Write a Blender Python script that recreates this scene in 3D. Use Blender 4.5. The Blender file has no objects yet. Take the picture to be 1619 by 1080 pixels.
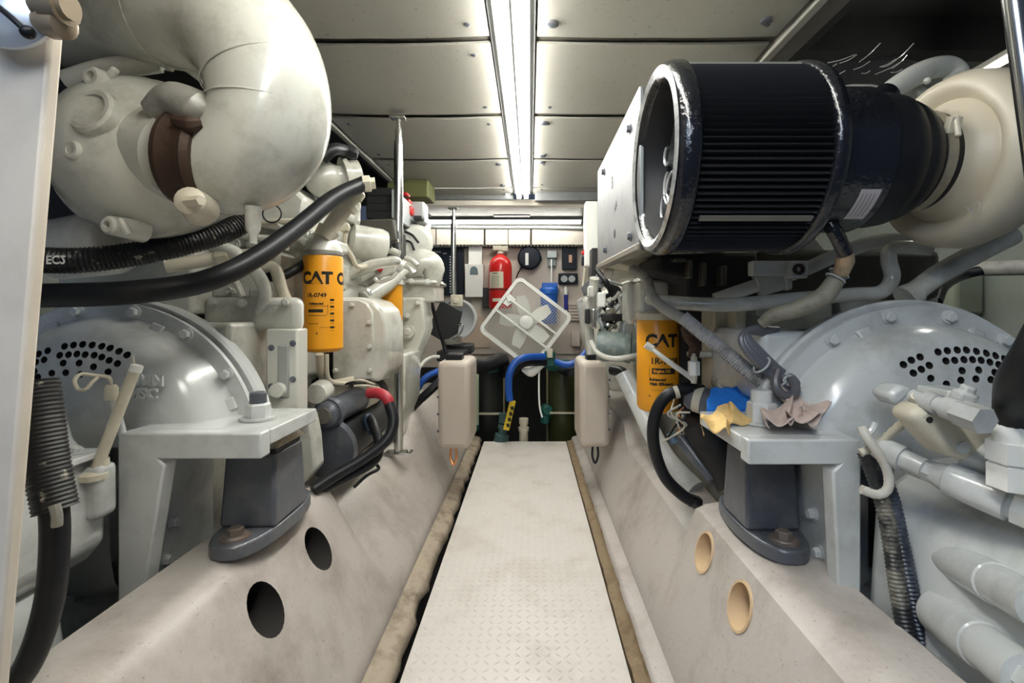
import bpy, bmesh, math, random
from mathutils import Vector, Matrix
random.seed(7)
C = bpy.context.scene.collection
sc = bpy.context.scene
# ------------------------------------------------------------------ camera
H, F, CX, CY = 0.87, 760.0, 838.0, 490.0        # eye height over the walkway, focal length and vanishing point
cd = bpy.data.cameras.new('camera'); cam = bpy.data.objects.new('camera', cd); C.objects.link(cam)
cam.location = (0, 0, H); cam.rotation_euler = (math.pi / 2, 0, 0)
cd.sensor_width = 36; cd.lens = F / 1619 * 36
cd.shift_x = -(CX - 809.5) / 1619; cd.shift_y = (CY - 540) / 1619
cd.clip_start = 0.02
sc.camera = cam
# ------------------------------------------------------------------ light and exposure
sc.view_settings.view_transform = 'Standard'; sc.view_settings.look = 'None'
sc.view_settings.gamma = 1; sc.view_settings.use_curve_mapping = False
sc.view_settings.exposure = 0.47
w = bpy.data.worlds.new('daylight'); sc.world = w; w.use_nodes = True
w.node_tree.nodes['Background'].inputs[0].default_value = (0.50, 0.66, 1.0, 1)   # daylight through the open aft hatch
w.node_tree.nodes['Background'].inputs[1].default_value = 0.07
def area(name, loc, rot, sx, sy, power, col):
    l = bpy.data.lights.new(name, 'AREA'); l.shape = 'RECTANGLE'; l.size = sx; l.size_y = sy; l.energy = power; l.color = col
    o = bpy.data.objects.new(name, l); C.objects.link(o); o.location = loc; o.rotation_euler = rot
    return o
# daylight of the companionway hatch above and behind the camera
area('hatch_daylight', (-0.35, -0.8, 1.7), (math.radians(54), 0, math.radians(-34)), 0.9, 0.7, 8.5, (0.58, 0.74, 1.0))
TUBE_E = 38.0
# ------------------------------------------------------------------ helpers
def at(px, py, Y):
    return Vector(((px - CX) * Y / F, Y, H + (CY - py) * Y / F))
def S(n, Y): return n * Y / F

class MB:
    def __init__(s): s.v = []; s.f = []
    def add(s, vs, fs):
        b = len(s.v); s.v += [Vector(p) for p in vs]; s.f += [tuple(b + i for i in q) for q in fs]; return s
    def hexa(s, p):   # 8 points: bottom 4, top 4
        return s.add(p, [(3, 2, 1, 0), (4, 5, 6, 7), (0, 1, 5, 4), (1, 2, 6, 5), (2, 3, 7, 6), (3, 0, 4, 7)])
    def box(s, a, b):
        x0, x1 = sorted((a[0], b[0])); y0, y1 = sorted((a[1], b[1])); z0, z1 = sorted((a[2], b[2]))
        return s.hexa([(x0, y0, z0), (x1, y0, z0), (x1, y1, z0), (x0, y1, z0), (x0, y0, z1), (x1, y0, z1), (x1, y1, z1), (x0, y1, z1)])
    def obox(s, c, size, M):
        h = Vector(size) / 2; c = Vector(c)
        P = [(-1, -1, -1), (1, -1, -1), (1, 1, -1), (-1, 1, -1), (-1, -1, 1), (1, -1, 1), (1, 1, 1), (-1, 1, 1)]
        return s.hexa([c + M @ Vector((x * h.x, y * h.y, z * h.z)) for x, y, z in P])
    def fb(s, x0, y0, x1, y1, Y, dep):   # box whose near face spans these sight lines at depth Y
        return s.box(at(x0, y0, Y), at(x1, y1, Y) + Vector((0, dep, 0)))
    def bar(s, p0, p1, wd, th, up=(0, 0, 1)):
        p0, p1 = Vector(p0), Vector(p1); d = (p1 - p0); L = d.length; d.normalize()
        r = d.cross(Vector(up)); r = r.normalized() if r.length > 1e-6 else Vector((1, 0, 0)); u = r.cross(d)
        M = Matrix((r, d, u)).transposed()
        return s.obox((p0 + p1) / 2, (wd, L, th), M)
    def prism(s, poly, ext):
        n = len(poly); e = Vector(ext); p = [Vector(q) for q in poly]
        return s.add(p + [q + e for q in p], [tuple(range(n))[::-1], tuple(range(n, 2 * n))] + [(i, (i + 1) % n, n + (i + 1) % n, n + i) for i in range(n)])
    def lathe(s, o, ax, prof, n=32, cap=True, star=None):
        o = Vector(o); a = Vector(ax).normalized(); t = Vector((0, 0, 1)) if abs(a.z) < 0.9 else Vector((1, 0, 0))
        u = a.cross(t).normalized(); w_ = a.cross(u); vs = []; fs = []
        for (d, r) in prof:
            for i in range(n):
                an = 2 * math.pi * i / n; rr = r - (star if star and i % 2 else 0)
                vs.append(o + a * d + u * math.cos(an) * rr + w_ * math.sin(an) * rr)
        for k in range(len(prof) - 1):
            for i in range(n):
                j = (i + 1) % n; fs.append((k * n + i, k * n + j, (k + 1) * n + j, (k + 1) * n + i))
        if cap:
            fs.append(tuple(range(n))[::-1]); fs.append(tuple((len(prof) - 1) * n + i for i in range(n)))
        return s.add(vs, fs)
    def cyl(s, p0, p1, r0, r1=None, n=18):
        p0, p1 = Vector(p0), Vector(p1); d = p1 - p0
        return s.lathe(p0, d, [(0, r0), (d.length, r0 if r1 is None else r1)], n)
    def sph(s, c, r, sc_=(1, 1, 1), n=16, m=10):
        c = Vector(c); vs = []; fs = []
        for k in range(m + 1):
            th = math.pi * k / m
            for i in range(n):
                an = 2 * math.pi * i / n
                vs.append(c + Vector((r * sc_[0] * math.sin(th) * math.cos(an), r * sc_[1] * math.sin(th) * math.sin(an), r * sc_[2] * math.cos(th))))
        for k in range(m):
            for i in range(n):
                j = (i + 1) % n; fs.append((k * n + i, (k + 1) * n + i, (k + 1) * n + j, k * n + j))
        return s.add(vs, fs)
    def tube(s, pts, r, n=12, res=6, corr=0, pitch=0.006, cap=True):
        p = [Vector(q) for q in pts]; rad = r if isinstance(r, (list, tuple)) else [r] * len(p)
        P, R = [], []
        q = [p[0] * 2 - p[1]] + p + [p[-1] * 2 - p[-2]]
        for i in range(len(p) - 1):
            a, b, c, d = q[i], q[i + 1], q[i + 2], q[i + 3]
            for k in range(res):
                t = k / res
                P.append(0.5 * ((2 * b) + (c - a) * t + (2 * a - 5 * b + 4 * c - d) * t * t + (3 * b - a - 3 * c + d) * t ** 3))
                R.append(rad[i] + (rad[i + 1] - rad[i]) * t)
        P.append(p[-1]); R.append(rad[-1])
        if corr:
            L = [0]
            for i in range(1, len(P)): L.append(L[-1] + (P[i] - P[i - 1]).length)
            N = max(4, int(L[-1] / pitch * 2)); P2, R2, k = [], [], 0
            for j in range(N + 1):
                t = L[-1] * j / N
                while k < len(P) - 2 and L[k + 1] < t: k += 1
                f = (t - L[k]) / max(1e-9, L[k + 1] - L[k])
                P2.append(P[k].lerp(P[k + 1], f)); R2.append(R[k] + (R[k + 1] - R[k]) * f - (corr if j % 2 else 0))
            P, R = P2, R2
        d = (P[1] - P[0]).normalized(); u = d.orthogonal().normalized(); vs = []; fs = []
        for i in range(len(P)):
            dd = (P[min(i + 1, len(P) - 1)] - P[max(i - 1, 0)]).normalized()
            u = (u - dd * u.dot(dd)).normalized(); w_ = dd.cross(u)
            for k in range(n):
                an = 2 * math.pi * k / n; vs.append(P[i] + (u * math.cos(an) + w_ * math.sin(an)) * R[i])
        for i in range(len(P) - 1):
            for k in range(n):
                j = (k + 1) % n; fs.append((i * n + k, i * n + j, (i + 1) * n + j, (i + 1) * n + k))
        if cap: fs.append(tuple(range(n))[::-1]); fs.append(tuple((len(P) - 1) * n + k for k in range(n)))
        return s.add(vs, fs)
    def torus(s, c, ax, R, r, n=32, m=8, a0=0, a1=2 * math.pi):
        c = Vector(c); a = Vector(ax).normalized(); t = Vector((0, 0, 1)) if abs(a.z) < 0.9 else Vector((1, 0, 0))
        u = a.cross(t).normalized(); w_ = a.cross(u); full = abs(a1 - a0 - 2 * math.pi) < 1e-6; k = n if full else n + 1; vs = []; fs = []
        for i in range(k):
            an = a0 + (a1 - a0) * i / n; e = u * math.cos(an) + w_ * math.sin(an)
            for j in range(m):
                b = 2 * math.pi * j / m; vs.append(c + e * (R + r * math.cos(b)) + a * r * math.sin(b))
        for i in range(n):
            i2 = (i + 1) % k
            for j in range(m): fs.append((i * m + j, i2 * m + j, i2 * m + (j + 1) % m, i * m + (j + 1) % m))
        return s.add(vs, fs)
    def build(s, name, mat, parent=None, bevel=0, loc=None, seg=2, angle=35):
        if loc is None:
            if parent is not None: loc = world(parent)
            else:
                xs = [p.x for p in s.v]; ys = [p.y for p in s.v]; loc = Vector(((min(xs) + max(xs)) / 2, (min(ys) + max(ys)) / 2, min(p.z for p in s.v)))
        loc = Vector(loc)
        me = bpy.data.meshes.new(name); me.from_pydata([p - loc for p in s.v], [], s.f); me.update()
        b = bmesh.new(); b.from_mesh(me); bmesh.ops.recalc_face_normals(b, faces=b.faces); b.to_mesh(me); b.free()
        for p in me.polygons: p.use_smooth = True
        me.set_sharp_from_angle(angle=math.radians(angle))
        for m in (mat if isinstance(mat, (list, tuple)) else [mat]): me.materials.append(m)
        o = bpy.data.objects.new(name, me); C.objects.link(o)
        if parent is not None: o.parent = parent; o.location = loc - world(parent)
        else: o.location = loc
        if bevel:
            md = o.modifiers.new('bevel', 'BEVEL'); md.width = bevel; md.segments = seg; md.limit_method = 'ANGLE'; md.angle_limit = math.radians(40)
        return o
def world(o):
    l = Vector(o.location)
    while o.parent: o = o.parent; l += Vector(o.location)
    return l
def tag(o, label=None, cat=None, group=None, kind=None):
    if label: o['label'] = label
    if cat: o['category'] = cat
    if group: o['group'] = group
    if kind: o['kind'] = kind
    return o
def thing(name, label, cat, loc, group=None):
    o = bpy.data.objects.new(name, None); C.objects.link(o); o.location = loc; o.empty_display_size = 0.05
    return tag(o, label, cat, group)
def struct(o, label=None): return tag(o, label, None, None, 'structure')
_hex = {}
def bolts(parent, pts, ax, r, h, mat, name='bolt'):
    k = (round(r, 4), round(h, 4), mat.name)
    if k not in _hex:
        m = MB(); m.lathe((0, 0, 0), (0, 0, 1), [(-0.002, r * 1.35), (h * 0.22, r * 1.35)], 14); m.lathe((0, 0, h * 0.2), (0, 0, 1), [(0, r), (h * 0.65, r), (h * 0.8, r * 0.8)], 6)
        me = bpy.data.meshes.new('bolt'); me.from_pydata(m.v, [], m.f); me.materials.append(mat); _hex[k] = me
    q = Vector(ax).to_track_quat('Z', 'Y')
    for p in pts:
        o = bpy.data.objects.new(name, _hex[k]); C.objects.link(o); o.parent = parent; o.location = Vector(p) - world(parent); o.rotation_mode = 'QUATERNION'; o.rotation_quaternion = q
def boolean(o, cut, dark=None):
    md = o.modifiers.new('cut', 'BOOLEAN'); md.operation = 'DIFFERENCE'; md.solver = 'EXACT'; md.object = cut; md.material_mode = 'TRANSFER'
    dg = bpy.context.evaluated_depsgraph_get(); me = bpy.data.meshes.new_from_object(o.evaluated_get(dg)); o.modifiers.remove(md)
    o.data = me; bpy.data.objects.remove(cut)
    for p in me.polygons: p.use_smooth = True
    me.set_sharp_from_angle(angle=math.radians(35))
def text_mesh(txt, size, bold=0.0):
    cu = bpy.data.curves.new('t', 'FONT'); cu.body = txt; cu.size = size; cu.align_x = 'CENTER'; cu.align_y = 'CENTER'; cu.offset = bold; cu.resolution_u = 3
    o = bpy.data.objects.new('t', cu); C.objects.link(o); bpy.context.view_layer.update()
    me = bpy.data.meshes.new_from_object(o.evaluated_get(bpy.context.evaluated_depsgraph_get()))
    b = bmesh.new(); b.from_mesh(me); bmesh.ops.triangulate(b, faces=b.faces)
    vs = [Vector(v.co) for v in b.verts]; b.verts.index_update(); fs = [tuple(v.index for v in f.verts) for f in b.faces]; b.free()
    bpy.data.objects.remove(o); bpy.data.curves.remove(cu); bpy.data.meshes.remove(me)
    return vs, fs
def flat_text(m, txt, size, o, ux, uy, bold=0.0):      # lay lettering on a plane
    vs, fs = text_mesh(txt, size, bold); o, ux, uy = Vector(o), Vector(ux).normalized(), Vector(uy).normalized()
    m.add([o + ux * v.x + uy * v.y for v in vs], fs)
def can_print(m, vs, fs, c, r, ang, z, sx=1.0):             # wrap flat print round an upright can, ang measured from the camera-facing side
    b = bmesh.new(); bv = [b.verts.new((v.x * sx, v.y, 0)) for v in vs]
    for f in fs:
        try: b.faces.new([bv[i] for i in f])
        except ValueError: pass
    x = -0.16
    while x < 0.16:
        bmesh.ops.bisect_plane(b, geom=b.verts[:] + b.edges[:] + b.faces[:], plane_co=(x, 0, 0), plane_no=(1, 0, 0)); x += 0.006
    b.verts.index_update(); out = []
    for v in b.verts:
        a = ang + v.co.x / r; out.append((c[0] + r * math.sin(a), c[1] - r * math.cos(a), z + v.co.y))
    m.add(out, [tuple(v.index for v in f.verts) for f in b.faces]); b.free()
def rect(wd, ht): return [Vector((-wd / 2, -ht / 2, 0)), Vector((wd / 2, -ht / 2, 0)), Vector((wd / 2, ht / 2, 0)), Vector((-wd / 2, ht / 2, 0))], [(0, 1, 2, 3)]
def hose(name, pts, r, mt, label, cat='hose', n=14):
    m = MB(); m.tube(pts, r, n=n); return tag(m.build(name, mt), label, cat)
# ------------------------------------------------------------------ materials
def mk(name, col, rough=0.5, metal=0.0, dirt=None, amt=0.35, scale=6.0, bump=0.0, bscale=60.0, coat=0.0, speck=None, speck_scale=140.0, emit=None, spec=0.5):
    m = bpy.data.materials.new(name); m.use_nodes = True; nt = m.node_tree; b = nt.nodes['Principled BSDF']
    b.inputs['Base Color'].default_value = (*col, 1); b.inputs['Roughness'].default_value = rough; b.inputs['Metallic'].default_value = metal
    b.inputs['Coat Weight'].default_value = coat; b.inputs['Coat Roughness'].default_value = 0.12; b.inputs['Specular IOR Level'].default_value = spec
    if emit: b.inputs['Emission Color'].default_value = (*emit[0], 1); b.inputs['Emission Strength'].default_value = emit[1]
    tc = nt.nodes.new('ShaderNodeTexCoord'); L = nt.links.new; src = None
    def layer(prev, sc_, c2, a, lo, hi, det=8):
        n = nt.nodes.new('ShaderNodeTexNoise'); n.inputs['Scale'].default_value = sc_; n.inputs['Detail'].default_value = det; n.inputs['Roughness'].default_value = 0.65; L(tc.outputs['Object'], n.inputs['Vector'])
        mp = nt.nodes.new('ShaderNodeMapRange'); mp.inputs['From Min'].default_value = lo; mp.inputs['From Max'].default_value = hi; mp.inputs['To Max'].default_value = a; L(n.outputs['Fac'], mp.inputs['Value'])
        x = nt.nodes.new('ShaderNodeMix'); x.data_type = 'RGBA'; L(mp.outputs['Result'], x.inputs[0])
        if prev is None: x.inputs[6].default_value = (*col, 1)
        else: L(prev, x.inputs[6])
        x.inputs[7].default_value = (*c2, 1); return x.outputs[2]
    if dirt: src = layer(src, scale, dirt, amt, 0.48, 0.78)
    if speck: src = layer(src, speck_scale, speck, 0.75, 0.63, 0.74, 3)
    if src: L(src, b.inputs['Base Color'])
    if bump:
        n = nt.nodes.new('ShaderNodeTexNoise'); n.inputs['Scale'].default_value = bscale; n.inputs['Detail'].default_value = 4; L(tc.outputs['Object'], n.inputs['Vector'])
        bp = nt.nodes.new('ShaderNodeBump'); bp.inputs['Strength'].default_value = bump; bp.inputs['Distance'].default_value = 0.004; L(n.outputs['Fac'], bp.inputs['Height']); L(bp.outputs['Normal'], b.inputs['Normal'])
    return m
PAINT = mk('engine_paint', (0.56, 0.56, 0.50), 0.24, 0, (0.17, 0.15, 0.10), 0.8, 7, 0.14, 45, 0.35)
PAINTC = mk('gearbox_paint', (0.58, 0.60, 0.585), 0.22, 0, (0.17, 0.16, 0.13), 0.65, 6, 0.12, 40, 0.35)
CREAM = mk('cream_fittings', (0.56, 0.52, 0.41), 0.4, 0, (0.34, 0.27, 0.16), 0.5, 22, 0.1, 60)
GEL = mk('bed_gelcoat', (0.50, 0.46, 0.42), 0.40, 0, (0.21, 0.17, 0.135), 0.85, 4.5, 0.25, 70, 0.0, (0.20, 0.15, 0.11), 130)
DECK = mk('plate_paint', (0.65, 0.615, 0.565), 0.40, 0, (0.36, 0.30, 0.22), 0.6, 4, 0.0, 60, 0.0, (0.30, 0.25, 0.20), 120)
RUSTBED = mk('stained_ledge', (0.26, 0.19, 0.11), 0.75, 0, (0.10, 0.05, 0.02), 0.9, 16, 0.5, 70, 0.0, (0.05, 0.03, 0.015), 90)
PANEL = mk('ceiling_paint', (0.37, 0.36, 0.315), 0.45, 0, (0.33, 0.29, 0.22), 0.4, 5, 0.05, 30, 0, (0.14, 0.11, 0.08), 60)
SEAM = mk('ceiling_batten_paint', (0.13, 0.12, 0.10), 0.6, 0, (0.05, 0.045, 0.035), 0.5, 12)
WHITE = mk('white_plastic', (0.82, 0.82, 0.77), 0.35)
JAMB = mk('jamb_paint', (0.70, 0.62, 0.51), 0.5, 0, (0.45, 0.38, 0.30), 0.4, 12)
RUBBER = mk('black_rubber', (0.009, 0.010, 0.012), 0.42, 0, (0.03, 0.03, 0.03), 0.4, 25, spec=0.3)
SCUFF = mk('scuffed_loom', (0.010, 0.010, 0.010), 0.45, 0, None, 0, 1, 0, 1, 0, (0.50, 0.47, 0.38), 55)
GREYHOSE = mk('grey_loom', (0.30, 0.29, 0.26), 0.5, 0, (0.06, 0.06, 0.06), 0.8, 30)
GLOSSBLK = mk('gloss_black_lacquer', (0.008, 0.009, 0.012), 0.16, 0, None, bump=0.9, bscale=70, coat=0.5)
PLEAT = mk('black_filter_pleat', (0.02, 0.02, 0.022), 0.33)
BLACK = mk('matt_black', (0.010, 0.010, 0.011), 0.55)
IRON = mk('dark_cast_iron', (0.10, 0.11, 0.13), 0.36, 0.25, (0.22, 0.20, 0.19), 0.6, 18, 0.25, 60, 0.15)
STEEL = mk('stainless_steel', (0.62, 0.62, 0.60), 0.22, 1.0, (0.30, 0.29, 0.27), 0.5, 20)
CHROME = mk('mirror_chrome', (0.72, 0.74, 0.76), 0.25, 0.55)
ALU = mk('brushed_aluminium', (0.30, 0.31, 0.31), 0.5, 0.8, (0.17, 0.17, 0.165), 0.5, 14)
YEL = mk('filter_yellow', (0.78, 0.33, 0.012), 0.33, 0, (0.40, 0.18, 0.03), 0.3, 12)
PRINT = mk('black_print', (0.012, 0.010, 0.008), 0.5)
WPRINT = mk('white_print', (0.8, 0.8, 0.78), 0.5)
RUST = mk('rusty_clamp', (0.055, 0.03, 0.018), 0.6, 0.3, (0.03, 0.02, 0.015), 0.7, 20, 0.4, 60)
RED = mk('red_enamel', (0.62, 0.015, 0.012), 0.28, 0, None, coat=0.3)
REDRUB = mk('red_boot', (0.42, 0.03, 0.045), 0.45)
BLUE = mk('blue_hose', (0.008, 0.075, 0.36), 0.38)
BLUEP = mk('blue_plastic', (0.02, 0.15, 0.62), 0.3)
NAVY = mk('navy_panel', (0.006, 0.010, 0.018), 0.45, spec=0.3)
DKGREEN = mk('olive_canister', (0.035, 0.04, 0.012), 0.35, 0, (0.01, 0.01, 0.006), 0.6, 10)
TEAL = mk('green_fittings', (0.01, 0.10, 0.085), 0.45)
YHAND = mk('yellow_handle', (0.75, 0.55, 0.03), 0.4)
BOTTLE = mk('milky_bottle', (0.50, 0.44, 0.37), 0.4, 0, (0.42, 0.36, 0.31), 0.6, 5)
COPPER = mk('copper_tube', (0.62, 0.27, 0.11), 0.3, 0.9)
RAGY = mk('tan_rag', (0.72, 0.50, 0.20), 0.9, 0, (0.30, 0.20, 0.10), 0.5, 30, 0.6, 220)
RAGP = mk('grey_pink_rag', (0.60, 0.48, 0.42), 0.9, 0, (0.25, 0.17, 0.14), 0.5, 30, 0.6, 220)
RAGB = mk('blue_rag', (0.01, 0.17, 0.62), 0.85, 0, None, bump=0.5, bscale=250)
BULK = mk('bulkhead_paint', (0.64, 0.56, 0.48), 0.55, 0, (0.45, 0.37, 0.29), 0.3, 5)
HEADER = mk('header_paint', (0.74, 0.68, 0.58), 0.5, 0, (0.5, 0.42, 0.33), 0.3, 7)
HULL = mk('hull_side_paint', (0.20, 0.22, 0.19), 0.7, 0, (0.09, 0.09, 0.08), 0.5, 3)
INSUL_SHADE = mk('insulation_shade_black', (0.012, 0.012, 0.011), 0.8, 0, (0.03, 0.028, 0.024), 0.5, 14, 0.6, 30)  # black insulation overhead; also stands in for shade between engine parts
BILGE = mk('bilge_paint', (0.10, 0.085, 0.07), 0.6, 0, (0.03, 0.02, 0.015), 0.7, 6)
TAN = mk('tan_liner', (0.62, 0.45, 0.27), 0.5, 0, (0.36, 0.22, 0.10), 0.5, 12)
DARKHOLE = mk('hole_shade_dark', (0.015, 0.012, 0.010), 0.8)  # near-black painted in for the shade inside holes
OLIVE = mk('olive_strip', (0.16, 0.17, 0.06), 0.6)
FOIL = mk('foil_insulation', (0.34, 0.335, 0.30), 0.45, 0.3, (0.10, 0.09, 0.07), 0.9, 12, 0.6, 25)
GREY = mk('grey_plastic', (0.42, 0.45, 0.45), 0.4)
FAN = mk('fan_plastic', (0.88, 0.88, 0.82), 0.4)
TUBE = mk('lit_tube', (0.9, 0.9, 0.9), 0.4, emit=((1.0, 0.985, 0.92), TUBE_E))
TUBE2 = mk('lit_forward_tube', (0.9, 0.9, 0.9), 0.4, emit=((1.0, 0.98, 0.92), 16))
# ------------------------------------------------------------------ the room
CZ = H + 0.84                                             # underside of the ceiling panels
m = MB(); m.box((-2.3, 0.2, -0.42), (2.3, 4.6, -0.34)); struct(m.build('floor', BILGE))
m = MB(); m.prism([(-1.95, 0.2, -0.4), (-2.05, 0.2, 0.6), (-2.05, 0.2, 2.0), (-2.15, 0.2, 2.0), (-2.15, 0.2, -0.4)], (0, 4.2, 0)); struct(m.build('wall_left', HULL))
m = MB(); m.prism([(1.75, 0.2, -0.4), (1.85, 0.2, 0.6), (1.85, 0.2, 2.0), (1.95, 0.2, 2.0), (1.95, 0.2, -0.4)], (0, 4.2, 0)); struct(m.build('wall_right', HULL))
# bulkhead forward, with a header built of boards
wf = MB(); wf.box((-1.2, 4.36, 0.35), (1.2, 4.42, 1.75)); wf = struct(wf.build('wall_front', BULK))
m = MB(); m.box((-2.15, 4.36, -0.4), (2.0, 4.40, 0.345)); m.build('lower_bulkhead', INSUL_SHADE, wf)
m = MB(); m.box((-2.15, 3.62, 1.66), (-0.92, 3.66, 2.0)); m.box((0.55, 3.62, 1.66), (2.0, 3.66, 2.0)); m.build('dark_infill', INSUL_SHADE, wf)
for x0, x1 in ((672, 688), (690, 764.5), (767.5, 803), (804, 838), (841, 926)):
    m = MB(); m.fb(x0, 362, x1, 387, 4.22, 0.05); m.build('header_board', HEADER, wf, 0.003)
m = MB(); m.fb(672, 387, 928, 391, 4.30, 0.05)
for k in range(46): m.fb(676 + k * 5.4, 386.6, 679 + k * 5.4, 389.5, 4.22, 0.03)
tag(m.build('ragged_edge', SEAM, wf), kind='stuff')
m = MB(); m.fb(745, 392, 930, 560, 4.335, 0.02); m.build('backing_board', BULK, wf, 0.002)
m = MB(); m.fb(720, 500, 775, 550, 4.325, 0.02); m.build('lower_board', mk('tan_board', (0.60, 0.47, 0.36), 0.5), wf, 0.002)
# ---- ceiling: one shell, its panels, battens and edge trims are parts
cm = MB(); cm.box((-0.95, 0.1, CZ + 0.03), (0.9, 3.6, CZ + 0.06)); ceil = struct(cm.build('ceiling', SEAM))
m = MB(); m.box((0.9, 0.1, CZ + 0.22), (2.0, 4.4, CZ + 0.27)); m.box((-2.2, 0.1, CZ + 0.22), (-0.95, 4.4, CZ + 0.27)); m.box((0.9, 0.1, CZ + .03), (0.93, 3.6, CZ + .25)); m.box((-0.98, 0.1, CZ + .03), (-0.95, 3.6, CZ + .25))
m.build('outboard_lining', INSUL_SHADE, ceil)
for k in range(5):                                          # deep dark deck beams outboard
    m = MB(); m.box((0.95, 0.5 + 0.62 * k, CZ + 0.10), (1.95, 0.58 + 0.62 * k, CZ + 0.22)); m.build('deck_beam', INSUL_SHADE, ceil)
rows = [(0.33, 0.90), (0.94, 1.475), (1.515, 2.05), (2.10, 2.655), (2.70, 3.285), (3.32, 3.50)]
def panel(x0, x1, y0, y1, sag):
    m = MB(); nx, ny = 10, 6; vs = []
    for t in (0, 0.008):
        for j in range(ny + 1):
            for i in range(nx + 1):
                u, v = i / nx, j / ny
                z = CZ + t - sag * (abs(2 * v - 1) ** 3) * (math.sin(math.pi * u * 1.0) - 0.35) + 0.006 * (1 - abs(2 * u - 1)) - 0.004
                vs.append((x0 + (x1 - x0) * u, y0 + (y1 - y0) * v, z))
    fs = []; W = nx + 1; N = W * (ny + 1)
    for j in range(ny):
        for i in range(nx):
            a = j * W + i; fs.append((a, a + W, a + W + 1, a + 1)); fs.append((N + a, N + a + 1, N + a + W + 1, N + a + W))
    for i in range(nx):
        fs.append((i, i + 1, N + i + 1, N + i)); a = ny * W + i; fs.append((a, N + a, N + a + 1, a + 1))
    for j in range(ny):
        a = j * W; fs.append((a, N + a, N + a + W, a + W)); a = j * W + nx; fs.append((a, a + W, N + a + W, N + a))
    m.add(vs, fs); p = m.build('ceiling_panel', PANEL, ceil)
    for sx in (0.08, 0.92):
        for sy in (0.12, 0.88):
            if random.random() < 0.8:
                m = MB(); c = Vector((x0 + (x1 - x0) * sx, y0 + (y1 - y0) * sy, CZ)); m.lathe(c + Vector((0, 0, -0.007)), (0, 0, 1), [(0, 0.006), (0.002, 0.009), (0.012, 0.009)], 10); m.build('screw', IRON, p)
    return p
for (a, b) in rows:
    panel(-0.875, -0.125, a, b, 0.014); panel(0.022, 0.755, a, b, 0.010)
m = MB()
for (x, nm) in ((-0.90, 'edge_trim'), (0.785, 'edge_trim')):
    m = MB(); m.box((x - 0.014, 0.2, CZ - 0.012), (x + 0.014, 3.5, CZ + 0.015)); m.build(nm, PANEL, ceil, 0.004)
for y in (0.92, 1.495, 2.075, 2.678, 3.302):
    m = MB(); m.box((-0.89, y - 0.03, CZ + 0.012), (0.77, y + 0.03, CZ + 0.03)); m.build('batten', SEAM, ceil)
for x in (-0.11, 0.006):
    m = MB(); m.box((x - 0.01, 0.2, CZ - 0.002), (x + 0.01, 3.46, CZ + 0.02)); m.build('light_rail', ALU, ceil)
# rosettes near the seams
for (px, py) in ((874, 36), (861, 194), (858, 246), (1212, 31), (788, 259), (795, 293), (858, 256)):
    Y = 0.838 * F / (CY - py); c = at(px, py, Y); m = MB(); m.lathe(Vector((c.x, c.y, CZ - 0.012)), (0, 0, 1), [(0, 0.011), (0.003, 0.017), (0.016, 0.017)], 14); m.build('panel_fastener', IRON, ceil)
# ---- ceiling light: two bare tubes in a long tray
t = thing('ceiling_light', 'long twin tube light running down the middle of the ceiling', 'light', (-0.052, 1.9, CZ - 0.03))
m = MB(); m.prism([(-0.118, 0.25, CZ + 0.0), (-0.105, 0.25, CZ - 0.014), (0.0, 0.25, CZ - 0.014), (0.013, 0.25, CZ + 0.0)], (0, 3.2, 0)); m.box((-0.056, 0.25, CZ - 0.038), (-0.049, 3.40, CZ - 0.014)); m.build('tray', ALU, t)
for x in (-0.079, -0.026):
    m = MB(); m.cyl((x, -1.0, CZ - 0.032), (x, 3.42, CZ - 0.032), 0.013, n=12); m.build('tube', TUBE, t)
    for y in (-1.01, 3.43):
        m = MB(); m.box((x - 0.016, y - 0.012, CZ - 0.05), (x + 0.016, y + 0.012, CZ - 0.01)); m.build('lamp_holder', WHITE, t, 0.003)
t = thing('crosswise_light', 'lit tube lying crosswise at the forward end of the ceiling', 'light', at(742, 304, 3.45))
m = MB(); m.cyl(at(678, 304, 3.48), at(806, 304, 3.48), 0.014, n=12); m.build('tube', TUBE, t)
m = MB(); m.fb(672, 308, 812, 316, 3.50, 0.05); m.build('batten_body', ALU, t, 0.004)
t = thing('outboard_light', 'short lit tube over the outboard side behind the pale volute', 'light', at(1585, 100, 1.5))
m = MB(); m.cyl(at(1562, 134, 1.52), at(1640, 92, 1.30), 0.013, n=12); m.build('tube', TUBE, t)
m = MB(); m.bar(at(1540, 118, 1.56), at(1640, 62, 1.34), 0.05, 0.02); m.build('reflector', PANEL, t, 0.004)
t = thing('forward_light', 'lit tube low over the bulkhead under the foil-faced ceiling', 'light', at(800, 351, 4.05))
m = MB(); m.cyl(at(676, 351, 4.05), at(918, 351, 4.05), 0.016, n=12); m.build('tube', TUBE2, t)
m = MB(); m.fb(676, 343, 922, 347.5, 4.0, 0.12); m.build('reflector', ALU, t, 0.003)
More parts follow.
